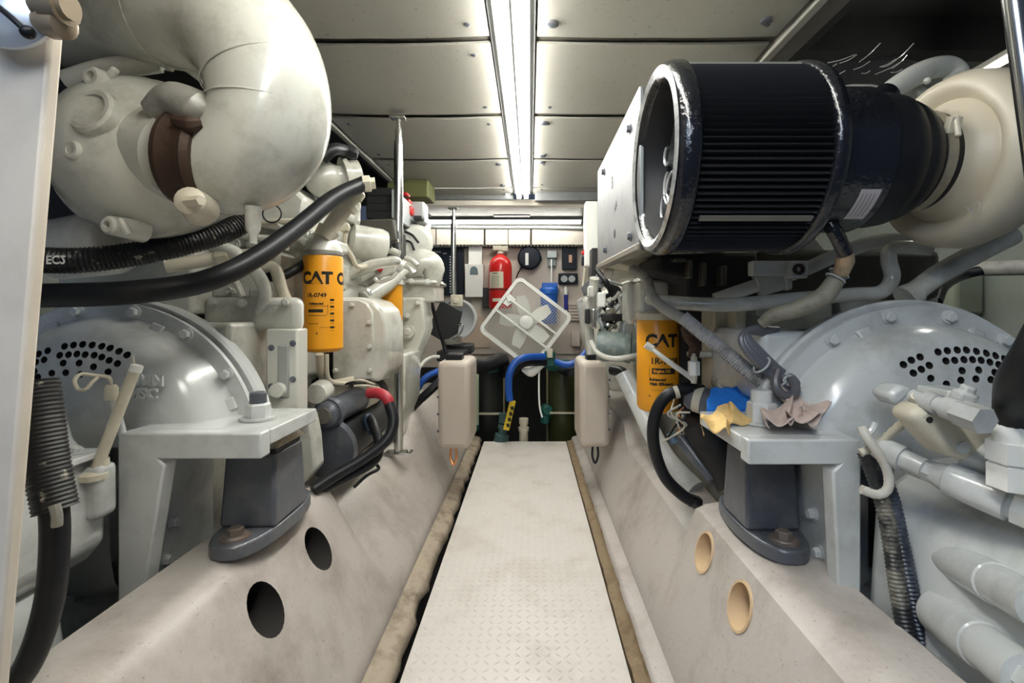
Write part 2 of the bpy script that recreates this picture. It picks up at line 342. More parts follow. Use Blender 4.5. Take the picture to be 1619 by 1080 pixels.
# ---- beams and the low forward ceiling
b = MB(); b.fb(846, 297, 946, 317, 3.42, 0.06); tag(b.build('metal_angle_beam', ALU, None, 0.004), 'dull metal angle bar along the ceiling end beside the light', 'beam')
b = MB(); b.fb(668, 315, 930, 325, 3.52, 0.09); struct(b.build('trim_1', HEADER, None, 0.006))
b = MB(); b.fb(925, 315, 945, 392, 3.55, 0.12); struct(b.build('trim_2', WHITE, None, 0.008))
b = MB(); b.box(at(668, 327, 3.6), (0.55, 4.40, at(668, 327, 3.6).z + 0.02)); lc = struct(b.build('ceiling_forward', FOIL))
m = MB(); m.box((-0.30, 3.9, lc.location.z - 0.006), (0.0, 4.15, lc.location.z + .004)); m.build('hatch_plate', FOIL, lc, 0.003)
m = MB(); m.tube([at(676, 358, 4.2), at(760, 359, 4.2), at(850, 359, 4.2), at(922, 360, 4.18)], 0.016); tag(m.build('crosswise_pipe', GREY), 'grey pipe lying crosswise just above the header boards', 'pipe')
m = MB(); m.fb(620, 268, 676, 309, 3.1, 0.25); m.fb(612, 288, 676, 311, 3.05, 0.05); tag(m.build('olive_beam', OLIVE, None, 0.006), 'olive green beam end beside the polished pole top', 'beam')
# ---- engine beds: hollow moulded stringers
def bed(xb, xs, xo, sgn, y_hi, y_hi2, label):
    ys = []; y = 0.25
    while y < 3.25:
        ys.append(y); y += 0.03 if (abs(y - y_hi) < 0.12 or abs(y - y_hi2) < 0.15) else 0.09
    ys.append(3.3)
    def sm(a): a = max(0, min(1, a)); return a * a * (3 - 2 * a)
    def zt(y): return 0.37 - 0.10 * (sm((y - y_hi + 0.03) / 0.06) - sm((y - y_hi2 + 0.06) / 0.14))
    vs, fs = [], []
    for y in ys:
        z = zt(y); w_ = 0.018 * math.sin(1.7 * y)
        lo = sm((0.37 - z) / 0.10)
        P = [(xb, -0.36), (xb, 0.0), (xb + (xs - xb) * 0.10, 0.05), (xb + (xs - xb) * (0.84 - 0.05 * lo), z - 0.060), (xb + (xs - xb) * 0.905, z - 0.036), (xb + (xs - xb) * 0.975, z - 0.018), (xs + (xo - xs) * 0.14, z - 0.006), (xs + (xo - xs) * 0.34, z), (xo - (xo - xs) * 0.1, z), (xo, z - 0.012), (xo, -0.36)]
        vs += [(x, y, zz) for x, zz in P]
    n = 11
    for k in range(len(ys) - 1):
        for i in range(n):
            j = (i + 1) % n; fs.append((k * n + i, k * n + j, (k + 1) * n + j, (k + 1) * n + i))
    fs.append(tuple(range(n))); fs.append(tuple((len(ys) - 1) * n + i for i in range(n))[::-1])
    m = MB(); m.add(vs, fs); o = m.build('engine_bed', [GEL, DARKHOLE], None, loc=(xs, 1.5, 0), angle=60)
    return tag(o, label, None, None, 'structure')
bl = bed(-0.39, -0.585, -0.72, -1, 1.41, 2.30, 'pale moulded engine bed left of the walkway with two dark holes')
br = bed(0.327, 0.44, 0.60, 1, 1.29, 2.20, 'pale moulded engine bed right of the walkway with two tan-lined holes')
def holes(o, pts, r):
    c = MB()
    for p in pts: c.cyl(Vector(p) - Vector((0.13, 0, 0)), Vector(p) + Vector((0.13, 0, 0)), r, n=24)
    cut = c.build('cutter', [GEL, DARKHOLE], None, loc=o.location)
    for p in cut.data.polygons: p.material_index = 1
    boolean(o, cut)
holes(bl, [(-0.56, 0.967, 0.268), (-0.56, 1.209, 0.270)], 0.049)
holes(br, [(0.46, 1.147, 0.292), (0.46, 0.948, 0.286)], 0.046)
for y, z in ((1.147, 0.292), (0.948, 0.286)):
    m = MB(); xf = 0.327 + 0.305 * z
    prof_o = [(0, 0.0458), (0.12, 0.0458), (0.12, 0.041), (0, 0.041), (0, 0.0458)]
    m.lathe((xf - 0.003, y, z), (1, 0, 0), prof_o, 28, cap=False); m.lathe((xf + 0.115, y, z), (1, 0, 0), [(0, 0.043), (0.004, 0.043)], 28)
    o = m.build('hole_liner', TAN, br)
    for v in o.data.vertices:                                # the liner's lip follows the slope of the bed
        zz = v.co.z + br.location.z - z
        if v.co.x + br.location.x < xf + 0.03: v.co.x += zz * 0.305
# ledges beside the walkway
def ledge(name, pts_fn, mat, parent, y0=0.3, y1=3.3):
    vs, fs = [], []; ys = [y0 + (y1 - y0) * k / 70 for k in range(71)]
    for y in ys: vs += [(x, y, z) for x, z in pts_fn(y)]
    n = len(pts_fn(1.0))
    for k in range(70):
        for i in range(n - 1): fs.append((k * n + i, k * n + i + 1, (k + 1) * n + i + 1, (k + 1) * n + i))
    m = MB(); m.add(vs, fs); return m.build(name, mat, parent, angle=60)
rr = random.Random(3); jig = [rr.uniform(-1, 1) for _ in range(400)]
def jj(y): k = y * 26; i = int(k); return jig[i] * (1 - k + i) + jig[i + 1] * (k - i)
ledge('ledge', lambda y: [(-0.42, -0.2), (-0.388, 0.012), (-0.372, 0.004), (-0.352, 0.0), (-0.340 + 0.009 * jj(y), -0.006), (-0.331 + 0.011 * jj(y), -0.03), (-0.334 + 0.011 * jj(y), -0.036)], mk('ledge_left', (0.40, 0.33, 0.25), 0.7, 0, (0.07, 0.04, 0.018), 0.95, 13, 0.5, 60), bl)
ledge('gutter_wall_shade', lambda y: [(-0.333 + 0.011 * jj(y), -0.034), (-0.345, -0.30)], INSUL_SHADE, bl)  # skirt coloured black so the gap beside the plate reads as shade
ledge('ledge', lambda y: [(0.36, -0.2), (0.335, 0.02), (0.318, 0.006), (0.298, 0.002), (0.288 + 0.002 * jj(y), -0.004), (0.284, -0.02)], GEL, br)
ledge('gutter', lambda y: [(0.287, -0.01), (0.282, -0.022), (0.268 + 0.003 * jj(y), -0.026 + 0.004 * jj(y + 1)), (0.252 + 0.003 * jj(y + 2), -0.03), (0.248, -0.09)], RUSTBED, br)
# ---- walkway plate with raised tread
t = thing('walkway_plate', 'off-white diamond tread plate forming the walkway between the engines', 'floor plate', (-0.033, 1.7, 0))
m = MB(); m.box((-0.305, 0.3, -0.008), (0.238, 3.18, 0)); m.build('plate', DECK, t, 0.002)
m = MB(); px_, lg = 0.0255, 0.0105
ny = int((3.17 - 0.95) / px_); nx = int(0.53 / px_)
for j in range(ny):
    for i in range(nx):
        x = -0.292 + (i + 0.25 + 0.5 * (j % 2) * 0) * px_; y = 0.955 + j * px_
        a = math.radians(45 if (i + j) % 2 else -45); d = Vector((math.cos(a), math.sin(a), 0)); q = Vector((-d.y, d.x, 0)); c = Vector((x, y, 0))
        A, B = c - d * lg, c + d * lg
        m.add([A, c - q * 0.0036, B, c + q * 0.0036, c - d * 0.006 + Vector((0, 0, 0.0013)), c + d * 0.006 + Vector((0, 0, 0.0013))], [(0, 1, 4), (1, 5, 4), (1, 2, 5), (2, 3, 5), (3, 4, 5), (3, 0, 4)])
tag(m.build('tread', DECK, t), kind='stuff')
m = MB()
for x in (-0.29, 0.222): m.box((x - 0.015, 0.3, -0.06), (x + 0.015, 3.15, -0.009))
m.build('frame', BILGE, t)
# ---- near left: hatch jamb with its latch; near right: polished rail
Yj = 0.40; z0, z1 = -0.30, CZ + 0.02
def jx(z, Y): py = CY - (z - H) * F / Yj; return at(84 - (py) * 90 / 1080, py, Yj).x
m = MB(); m.hexa([(-0.80, Yj, z0), (jx(z0, Yj), Yj, z0), (jx(z0, Yj), Yj + 0.012, z0), (-0.80, Yj + 0.012, z0), (-0.80, Yj, z1), (jx(z1, Yj), Yj, z1), (jx(z1, Yj), Yj + 0.012, z1), (-0.80, Yj + 0.012, z1)])
struct(m.build('door_1', JAMB, None, 0.003))
t = thing('hatch_latch', 'chrome latch disc with brass fittings on the pale hatch jamb', 'latch', at(40, 40, 0.39))
m = MB(); c = at(18, 12, 0.385); m.lathe(c, (0.2, -1, 0), [(0, 0.034), (0.004, 0.034), (0.008, 0.028), (0.010, 0.024)], 28); m.build('disc', CHROME, t)
m = MB(); m.tube([at(-10, 5, 0.372), at(18, 28, 0.37), at(42, 50, 0.372)], 0.0022); m.sph(at(44, 51, 0.37), 0.005); m.build('cable', RUBBER, t)
m = MB(); m.lathe(at(60, 8, 0.38), (1, 0, -0.05), [(0, 0.010), (0.008, 0.010), (0.008, 0.014), (0.022, 0.014), (0.022, 0.010), (0.026, 0.010)], 14); m.build('brass_collar', mk('dull_brass', (0.42, 0.34, 0.24), 0.35, 0.6), t)
m = MB(); m.lathe(at(66, 34, 0.385), (1, -0.1, -0.2), [(0, 0.009), (0.01, 0.012), (0.021, 0.011), (0.023, 0.007)], 14); m.build('brass_knob', mk('brown_knob', (0.36, 0.28, 0.19), 0.35, 0.3), t)
m = MB(); m.cyl(at(1548, -400, 0.5), at(1760, 1190, 0.5), 0.009, n=16); tag(m.build('hand_rail', STEEL), 'polished rail slanting past the upper right corner', 'rail')
# ================================================================== LEFT ENGINE
EX, EZ = -0.96, H - 0.327                                    # crank line of the left engine
le = thing('marine_engine', 'white painted diesel engine left of the walkway', 'engine', (EX, 2.0, 0.1), 'marine engines')
m = MB(); m.prism([(-1.32, 1.14, 0.02), (-0.82, 1.14, 0.02), (-0.80, 1.14, 0.10), (-0.80, 1.14, 0.58), (-0.71, 1.14, 0.66), (-0.71, 1.14, 0.84), (-1.28, 1.14, 0.84)], (0, 1.95, 0)); m.build('engine_block', PAINT, le, 0.012)
m = MB(); m.prism([(-0.98, 1.52, 0.86), (-0.72, 1.52, 0.80), (-0.64, 1.52, 0.90), (-0.64, 1.52, 1.02), (-0.72, 1.52, 1.12), (-0.98, 1.52, 1.16)], (0, 1.35, 0)); m.build('cylinder_head', PAINT, le, 0.012)
m = MB(); m.prism([(-1.34, 1.34, 0.80), (-0.94, 1.34, 0.86), (-0.94, 1.34, 1.18), (-1.30, 1.34, 1.10)], (0, 1.5, 0)); m.build('cylinder_head', PAINT, le, 0.012)
for k in range(3):                                           # valve covers along the inboard bank
    m = MB(); m.prism([(-0.94, 1.42 + 0.46 * k, 1.15), (-0.68, 1.42 + 0.46 * k, 1.09), (-0.66, 1.42 + 0.46 * k, 1.20), (-0.72, 1.42 + 0.46 * k, 1.25), (-0.92, 1.42 + 0.46 * k, 1.27)], (0, 0.40, 0)); v = m.build('valve_cover', PAINT, le, 0.014)
    bolts(v, [(-0.665, 1.46 + 0.46 * k, 1.14), (-0.665, 1.78 + 0.46 * k, 1.14)], (1, 0, 0), 0.008, 0.01, PAINT)
# rear upper shelf and machined block face behind the flange
m = MB(); m.fb(318, 470, 474, 524, 1.24, 0.04); m.build('rear_shelf', PAINT, le, 0.02, seg=3)
m = MB(); m.fb(420, 520, 470, 660, 1.22, 0.06); p = m.build('side_pad', PAINT, le, 0.005)
m = MB(); m.fb(438, 546, 456, 630, 1.215, 0.02); m.build('recess', mk('recess_grey', (0.30, 0.31, 0.29), 0.5), p, 0.004)
bolts(p, [at(429, 550, 1.22), at(463, 543, 1.22), at(429, 611, 1.22), at(463, 600, 1.22)], (0, -1, 0), 0.006, 0.005, IRON)
m = MB(); m.lathe(at(443, 616, 1.22), (0, -1, 0), [(0, 0.02), (0.02, 0.018), (0.02, 0.01)], 16); m.build('core_plug', PAINT, le)
m = MB(); m.fb(330, 395, 440, 475, 1.42, 0.2); m.build('oil_cooler_body', PAINT, le, 0.015)
for a, b in ((362, 352), (396, 348), (361, 462), (372, 387), (399, 388), (371, 461)): bolts(le, [at(a, b, 1.40)], (0.2, -1, 0), 0.008, 0.012, PAINT)
m = MB(); m.fb(345, 345, 480, 392, 1.50, 0.2); m.build('manifold', PAINT, le, 0.02)
m = MB(); m.tube([at(336, 388, 1.2), at(372, 400, 1.2), at(405, 430, 1.22), at(419, 465, 1.24), at(406, 505, 1.26)], 0.016); m.build('water_pipe', PAINT, le)
m = MB(); m.tube([at(410, 424, 1.28), at(434, 424, 1.28), at(446, 460, 1.28), at(458, 485, 1.3)], 0.0155); m.build('water_pipe', CREAM, le)
m = MB(); m.cyl(at(262, 422, 1.15), at(345, 408, 1.2), 0.016); m.lathe(at(345, 408, 1.2), (1, 0.1, 0.15), [(0, 0.022), (0.03, 0.022), (0.03, 0.013), (0.10, 0.013)], 8); m.build('pipe_union', CREAM, le)
# gear side cover behind the filter
def cover(poly, Y, dep):
    m = MB(); m.prism([at(x, y, Y) for x, y in poly], (0, dep, 0)); return m
poly = [(524, 602), (524, 470), (570, 470), (590, 476), (604, 490), (611, 512), (612, 585), (600, 604)]
c = cover(poly, 1.62, 0.22).build('side_cover', PAINT, le, 0.012, seg=3)
c2 = MB(); c2.prism([at(x, y, 1.605) for x, y in [(526, 600), (526, 474), (566, 474), (580, 480), (588, 494), (590, 512), (590, 600)]], (0, 0.02, 0)); c2.build('cover_plate', PAINT, le, 0.004)
bolts(le, [at(557, 482, 1.605), at(584, 510, 1.605), at(585, 548, 1.605), at(585, 586, 1.605), at(531, 586, 1.605)], (0, -1, 0), 0.0075, 0.012, PAINT)
m = MB(); m.prism([at(x, y, 2.1) for x, y in [(560, 560), (640, 560), (640, 640), (620, 690), (560, 690)]], (0, 0.3, 0)); m.build('crankcase_side', PAINT, le, 0.012)
m = MB(); m.lathe(at(510, 618, 1.49), (0.1, -1, 0), [(0, 0.036), (0.05, 0.033), (0.06, 0.028)], 20); m.build('boss', PAINT, le)
# forward end
m = MB(); m.fb(610, 560, 640, 690, 2.25, 0.2); m.build('front_cover', PAINT, le, 0.02)
m = MB(); m.prism([at(x, y, 2.35) for x, y in [(632, 640), (632, 470), (668, 470), (672, 520), (652, 580), (648, 640)]], (0, 0.2, 0)); m.build('front_bracket', PAINT, le, 0.012)
m = MB(); m.lathe(at(646, 524, 2.34), (0, -1, 0), [(0, 0.034), (0.03, 0.034), (0.03, 0.02), (0.04, 0.015)], 20); m.build('idler_hub', PAINT, le)
m = MB(); m.fb(634, 440, 688, 478, 2.4, 0.25); m.fb(640, 443, 690, 450, 2.37, 0.3); m.build('coolant_tank', PAINT, le, 0.02)
m = MB(); m.tube([at(640, 420, 2.42), at(668, 416, 2.42), at(684, 424, 2.42), at(684, 452, 2.42)], [0.07, 0.075, 0.06, 0.035], n=18); m.sph(at(692, 426, 2.42), 0.036); m.build('water_pump', PAINT, le)
m = MB(); m.lathe(at(655, 385, 2.45), (0.3, -1, 0), [(0, 0.092), (0.05, 0.092), (0.07, 0.07), (0.07, 0.03)], 28); m.fb(640, 340, 672, 404, 2.5, 0.15); m.build('alternator_guard', PAINT, le, 0.006)
m = MB(); m.fb(648, 318, 671, 352, 2.42, 0.1); gp = m.build('sender_panel', GREY, le, 0.012)
m = MB(); m.fb(654, 376, 664, 395, 2.40, 0.04); m.build('fan_slot', BLACK, le)
for (x, y, w_, h_, mt) in ((644, 318, 7, 8, RED), (646, 332, 10, 14, RED), (640, 306, 8, 5, RED), (660, 344, 14, 7, BLACK)):
    m = MB(); m.fb(x - w_ / 2, y - h_ / 2, x + w_ / 2, y + h_ / 2, 2.37, 0.06); m.build('sender', mt, le, 0.006)
# sloping intake runners, pipes, harness on the inboard face
m = MB(); m.tube([at(540, 466, 1.75), at(572, 440, 1.85), at(612, 420, 2.0)], 0.017); m.build('fuel_rail', PAINT, le)
m = MB(); m.tube([at(575, 474, 1.8), at(608, 452, 1.9), at(635, 425, 2.05)], 0.032); m.build('water_pipe', PAINT, le)
m = MB(); m.prism([at(x, y, 1.9) for x, y in [(540, 425), (620, 402), (630, 415), (625, 430), (545, 470)]], (0, 0.2, 0)); m.build('rail_casting', PAINT, le, 0.01)
m = MB(); m.lathe(at(552, 380, 1.75), (0.85, 0.5, -0.12), [(0, 0.045), (0.01, 0.062), (0.11, 0.064), (0.13, 0.058), (0.14, 0.03)], 36); m.build('breather_body', PAINT, le)
m = MB(); m.tube([at(548, 362, 1.6), at(545, 385, 1.6), at(556, 405, 1.62), at(566, 422, 1.65), at(590, 416, 1.75), at(604, 400, 1.8)], 0.008); m.build('sense_line', CREAM, le)
m = MB(); m.lathe(at(546, 361, 1.6), (0, -1, 0.2), [(0, 0.018), (0.02, 0.018), (0.02, 0.01)], 8); m.build('line_union', CREAM, le)
m = MB(); m.prism([at(x, y, 1.85) for x, y in [(548, 348), (622, 346), (626, 380), (604, 392), (594, 368), (566, 356)]], (0, 0.03, 0)); m.build('bracket_plate', mk('dusty_dark', (0.05, 0.045, 0.035), 0.6, 0, (0.03, 0.03, 0.02), 0.6, 20), le, 0.006)
m = MB()
r2 = random.Random(5)
for k in range(9):
    a = at(590 + r2.uniform(-12, 20), 385 + r2.uniform(-8, 12), 1.95); b = at(620 + r2.uniform(-16, 10), 395 + r2.uniform(-14, 14), 2.0)
    m.tube([a, (a + b) / 2 + Vector((r2.uniform(-.02, .02), -0.03, r2.uniform(-.03, .03))), b], 0.006, n=6)
m.build('dark_harness', RUBBER, le)
for (p0, p1, rr_, mt) in (((594, 404), (620, 392), .008, RUBBER), ((586, 410), (602, 401), .010, mk('orange_sleeve', (.55, .2, .06), .6)), ((560, 400), (630, 380), .006, CREAM), ((598, 428), (606, 424), .013, RED), ((640, 408), (660, 420), .010, PAINT), ((640, 420), (655, 432), .012, PAINT), ((600, 396), (632, 402), .014, PAINT)):
    m = MB(); m.tube([at(*p0, 1.9), at((p0[0] + p1[0]) / 2, (p0[1] + p1[1]) / 2 - 3, 1.9), at(*p1, 1.9)], rr_, n=8); m.build('wiring', mt, le)
m = MB(); m.sph(at(512, 284, 1.50), 0.058, n=24, m=14); m.lathe(at(512, 284, 1.5), (0.8, 0.5, 0.25), [(0.02, 0.045), (0.06, 0.04), (0.06, 0.062), (0.075, 0.062), (0.075, 0.05), (0.11, 0.05)], 24); m.lathe(at(505, 270, 1.5), (-.1, .1, 1), [(0, .03), (.05, .026), (.05, .034), (.065, .034)], 20); m.build('thermostat_housing', PAINT, le)
m = MB(); m.fb(538, 258, 547, 300, 1.62, 0.06); m.fb(550, 262, 556, 300, 1.62, 0.06); m.fb(505, 262, 560, 306, 1.64, 0.1); m.build('housing_flange', PAINT, le, 0.006)
m = MB(); m.fb(440, 306, 540, 345, 1.62, 0.2); m.build('intake_casting', PAINT, le, 0.02)
m = MB(); m.tube([at(466, 312, 1.5), at(474, 330, 1.5), at(482, 345, 1.52)], 0.014, n=10); m.build('red_hose_joint', mk('dark_red_hose', (.22, .01, .015), .4), le)
m = MB(); m.torus(at(430, 338, 1.3), (0.1, -1, 0), 0.024, 0.0022, 24, 6); m.build('wire_loop', RUBBER, le)
m = MB(); m.tube([at(405, 422, 1.3), at(425, 437, 1.3), at(450, 435, 1.32), at(490, 412, 1.4)], 0.013); tag(m.build('branch_hose', RUBBER), 'thin black hose sagging behind the large hose left of the yellow filter', 'hose')
# gap shade as black boxes; brackets and small hardware that crowd the inboard side
m = MB(); m.fb(590, 362, 628, 404, 1.98, 0.15); m.build('gap_shade', INSUL_SHADE, le, 0.01)
m = MB(); m.fb(478, 540, 528, 606, 1.66, 0.02); m.build('gap_shade', INSUL_SHADE, le, 0.004)
m = MB(); m.prism([at(x, y, 1.7) for x, y in [(540, 500 - 74), (585, 410), (628, 404), (628, 416), (590, 424), (542, 446)]], (0, 0.06, 0)); m.build('cast_arm', PAINT, le, 0.01)
for (pts, r, mt) in (
    ([(345, 352), (380, 358), (420, 352), (470, 350)], .010, CREAM), ([(380, 372), (420, 378), (470, 376), (486, 384)], .012, PAINT), ([(352, 440), (372, 446), (384, 470)], .010, PAINT),
    ([(440, 352), (455, 372), (452, 396)], .008, PAINT), ([(556, 300), (566, 322), (562, 345)], .010, PAINT), ([(520, 318), (545, 326), (560, 342)], .009, CREAM),
    ([(592, 440), (600, 446), (618, 440), (628, 430)], .007, PAINT), ([(566, 452), (580, 458), (586, 468)], .008, STEEL), ([(640, 366), (652, 372), (662, 384)], .006, RUBBER), ([(640, 380), (650, 384), (655, 396)], .006, RUBBER)):
    m = MB(); m.tube([at(x, y, 1.36 if x < 500 else 1.75 if x < 635 else 2.36) for x, y in pts], r, n=9); m.build('small_pipe', mt, le)
for (x, y, Y, r) in ((352, 408, 1.36, .012), (420, 398, 1.40, .011), (470, 362, 1.48, .012), (382, 480, 1.235, .009), (452, 478, 1.235, .009), (337, 478, 1.235, .010), (560, 330, 1.7, .012), (543, 455, 1.6, .008), (650, 445, 2.36, .012), (676, 446, 2.36, .012), (644, 500, 2.34, .012), (660, 480, 2.34, .010), (640, 580, 2.3, .013), (640, 604, 2.3, .012)):
    bolts(le, [at(x, y, Y)], (0.15, -1, 0.1), r, r, PAINT)
for (x, y, Y, r) in ((372, 386, 1.405, .011), (399, 388, 1.405, .011), (361, 461, 1.40, .010), (361, 352, 1.49, .010)):
    m = MB(); m.lathe(at(x, y, Y), (0, -1, 0), [(0, r * 1.5), (0.006, r * 1.4), (0.006, r * .8), (-0.01, r * .7), (-0.01, 0)], 16, cap=False); m.build('bolt_eye', PAINT, le)
    m = MB(); m.lathe(at(x, y, Y - .004), (0, -1, 0), [(0, r * .72), (0.003, r * .72)], 14); m.build('bolt_hole', DARKHOLE, le)
for a in ((352, 470, 376, 512, 1.32), (392, 455, 416, 475, 1.36), (600, 560, 612, 600, 1.9), (470, 640, 486, 660, 1.46)):
    m = MB(); m.fb(*a, 0.06); m.build('cast_lug', PAINT, le, 0.008)
t = thing('damper_box', 'black square box on the far upper part of the left engine', 'box', at(600, 318, 2.15))
m = MB(); m.fb(578, 296, 622, 346, 2.15, 0.3); m.build('case', BLACK, t, 0.008); m = MB(); m.fb(619, 300, 625, 344, 2.12, 0.32); m.build('end_plate', GREY, t, 0.003)
for k in range(3):
    m = MB(); m.fb(581, 306 + 12 * k, 618, 309 + 12 * k, 2.145, 0.02); m.build('rib', BLACK, t)
# ---- flywheel housing and gearbox with perforated cover
def clear_bed(o, cx, sgn):      # housings are cut back where the mounts stand
    off = world(o); b = bmesh.new(); b.from_mesh(o.data); xt = (-0.87 if sgn < 0 else 0.70) - off.x; zt_ = 0.585 - off.z
    for co, no in (((xt, 0, 0), (1, 0, 0)), ((0, 0, zt_), (0, 0, 1))): bmesh.ops.bisect_plane(b, geom=b.verts[:] + b.edges[:] + b.faces[:], plane_co=co, plane_no=no)
    bad = [f for f in b.faces if (f.calc_center_median().x - xt) * sgn < 0 and f.calc_center_median().z < zt_]
    bmesh.ops.delete(b, geom=bad, context='FACES'); b.to_mesh(o.data); b.free()
def gearbox(cx, cz, Yf, sgn, label, mt, inner, holes_px, r_hole, group='gearboxes'):
    t = thing('marine_gearbox', label, 'gearbox', (cx, Yf - 0.2, 0.1))
    m = MB(); m.lathe((cx, Yf + 0.035, cz), (0, -1, 0), [(-0.06, 0.33), (-0.04, 0.352), (0, 0.358), (0.006, 0.352), (0.006, 0.335)], 72); clear_bed(m.build('engine_flange', mt, t, angle=30), cx, sgn)
    m = MB(); m.lathe((cx, Yf + 0.02, cz), (0, -1, 0), [(0, 0.345), (0.012, 0.345), (0.012, 0.312), (0.02, 0.306), (0.05, inner + 0.022), (0.07, inner + 0.012), (0.085, inner), (0.093, inner - 0.016), (0.102, inner - 0.06), (0.106, inner - 0.14), (0.108, 0.04), (0.07, 0.035), (0.06, inner - 0.05), (0.02, 0.27)], 96, cap=False)
    h = m.build('housing', [mt, DARKHOLE], t, angle=32)
    c = MB(); fy = Yf + 0.02 - 0.10
    for px, py in holes_px:
        p = at(px, py, fy); c.cyl(p + Vector((0, -0.03, 0)), p + Vector((0, 0.022, 0)), r_hole, n=14)
    cut = c.build('cutter', [mt, DARKHOLE], None, loc=h.location + world(t))
    for p in cut.data.polygons: p.material_index = 1
    boolean(h, cut); clear_bed(h, cx, sgn)
    for k in range(16):                                       # bolts round the flange
        a = math.radians(11 + 22.5 * k)
        if math.sin(a) < 0.15 and math.cos(a) * sgn < 0: continue
        bolts(t, [(cx + 0.328 * math.cos(a), Yf + 0.007, cz + 0.328 * math.sin(a))], (0, -1, 0), 0.0115, 0.013, mt)
    for k in range(8):                                        # webs between flange and cover
        a = math.radians(22 + 45 * k)
        if math.sin(a) < 0.15 and math.cos(a) * sgn < 0: continue
        e = Vector((math.cos(a), 0, math.sin(a))); o = Vector((cx, Yf + 0.008, cz))
        m = MB(); m.bar(o + e * 0.20 + Vector((0, -0.045, 0)), o + e * 0.318 + Vector((0, 0.0, 0)), 0.03, 0.016, up=(0, -1, 0)); m.build('web', mt, t, 0.004)
    m = MB(); m.lathe((cx, Yf - 0.02, cz), (0, 1, 0), [(0, inner - .05), (0.005, inner - .05), (0.005, 0.1), (0, .1)], 40); clear_bed(m.build('inner_wall', DARKHOLE, t), cx, sgn)
    return t
hl = [(98, 548), (112, 546), (126, 545), (141, 546), (156, 548), (169, 551), (183, 556), (196, 562), (93, 562), (107, 561), (120, 560), (133, 561), (147, 562), (159, 565), (171, 570), (184, 575), (101, 574), (126, 574), (149, 580), (172, 588), (84, 590), (106, 589), (129, 592), (58, 560), (72, 555), (56, 573), (69, 569), (56, 587), (62, 596), (46, 578)]
gl = gearbox(EX, EZ, 1.08, -1, 'white gearbox of the left engine with perforated cover and raised lettering', PAINTC, 0.275, hl, 0.0072)
m = MB(); fy = 1.08 + .02 - .112
flat_text(m, 'TWIN', 0.030, at(226, 602, fy), (1, 0, -0.05), (0.03, 0, 1), 0.0012); flat_text(m, 'DISC', 0.030, at(222, 623, fy), (1, 0, -0.05), (0.03, 0, 1), 0.0012)
n = len(m.v); m.v += [p + Vector((0, 0.006, 0)) for p in m.v]; m.f += [tuple(i + n for i in f) for f in m.f]
from collections import Counter
ec = Counter()
for f in m.f[:len(m.f) // 2]:
    for i in range(3): ec[(f[i], f[(i + 1) % 3])] += 1
for (a, b) in list(ec):
    if (b, a) not in ec: m.f.append((a, b, b + n, a + n))
m.build('raised_lettering', PAINTC, gl)
m = MB(); m.prism([(-1.30, 0.5, 0.40), (-0.83, 0.5, 0.40), (-0.795, 0.5, 0.44), (-0.795, 0.5, 0.55), (-0.805, 0.5, 0.60), (-0.85, 0.5, 0.625), (-0.87, 0.5, 0.69), (-0.91, 0.5, 0.705), (-1.25, 0.5, 0.72)], (0, 0.405, 0)); m.build('upper_case', PAINTC, gl, 0.014, seg=3)
m = MB(); m.prism([(-1.30, 0.5, -0.05), (-0.88, 0.5, -0.02), (-0.80, 0.5, 0.10), (-0.785, 0.5, 0.28), (-0.80, 0.5, 0.39), (-0.86, 0.5, 0.42), (-1.25, 0.5, 0.42)], (0, 0.33, 0)); m.build('lower_case', PAINTC, gl, 0.03, seg=4)
m = MB(); m.prism([at(x, y, 0.86) for x, y in [(104, 742), (157, 738), (158, 820), (140, 828), (108, 812)]], (0, 0.04, 0)); m.build('filler_boss', PAINTC, gl, 0.010, seg=3)
m = MB(); m.box((-0.84, 0.52, 0.60), (-0.785, 0.90, 0.612)); m.build('joint_flange', PAINTC, gl, 0.003)
for k in range(5): bolts(gl, [(-0.815, 0.58 + 0.07 * k, 0.614)], (0.3, 0, 1), 0.008, 0.012, PAINTC)
m = MB(); m.lathe(at(160, 742, 0.88), (0, 0, 1), [(-0.01, 0.014), (0.02, 0.012), (0.02, 0.006)], 12); m.build('plug', CREAM, gl)
t = thing('dipstick', 'cream dipstick tube leaning on the left gearbox', 'dipstick', at(147, 752, 0.87))
m = MB(); m.cyl(at(148, 752, 0.87), at(213, 586, 0.90), 0.0093, n=14); m.build('tube', CREAM, t)
m = MB(); m.lathe(at(213, 588, 0.90), at(213, 586, 0.90) - at(148, 752, 0.87), [(0, 0.0105), (0.012, 0.0105), (0.014, 0.008)], 12); m.build('cap', WHITE, t)
m = MB(); m.cyl(at(212, 582, 0.90), at(210, 562, 0.90), 0.002, n=8); m.build('pin', CREAM, t)
m = MB(); m.lathe(at(148, 752, 0.87), (0, 0, 1), [(-0.006, 0.022), (0.004, 0.022), (0.009, 0.013)], 16); m.build('foot_collar', CREAM, t)
t = thing('pull_rod', 'thin bent rod with loop handle beside the cream dipstick', 'rod', at(192, 688, 0.928))
m = MB(); m.cyl(at(194, 690, 0.928), at(176, 616, 0.908), 0.0075, n=12); m.build('sleeve', PAINTC, t)
m = MB(); m.lathe(at(176, 620, 0.908), (0, 0, 1), [(-0.014, 0.011), (0.008, 0.011), (0.014, 0.008)], 12); m.build('nut', CREAM, t)
m = MB(); m.tube([at(175, 612, 0.908), at(172, 597, 0.898), at(150, 594, 0.888), at(128, 592, 0.868), at(118, 602, 0.858), at(124, 616, 0.858), at(136, 615, 0.858), at(146, 604, 0.868), at(154, 597, 0.878)], 0.0034, n=8); m.build('handle', CREAM, t)
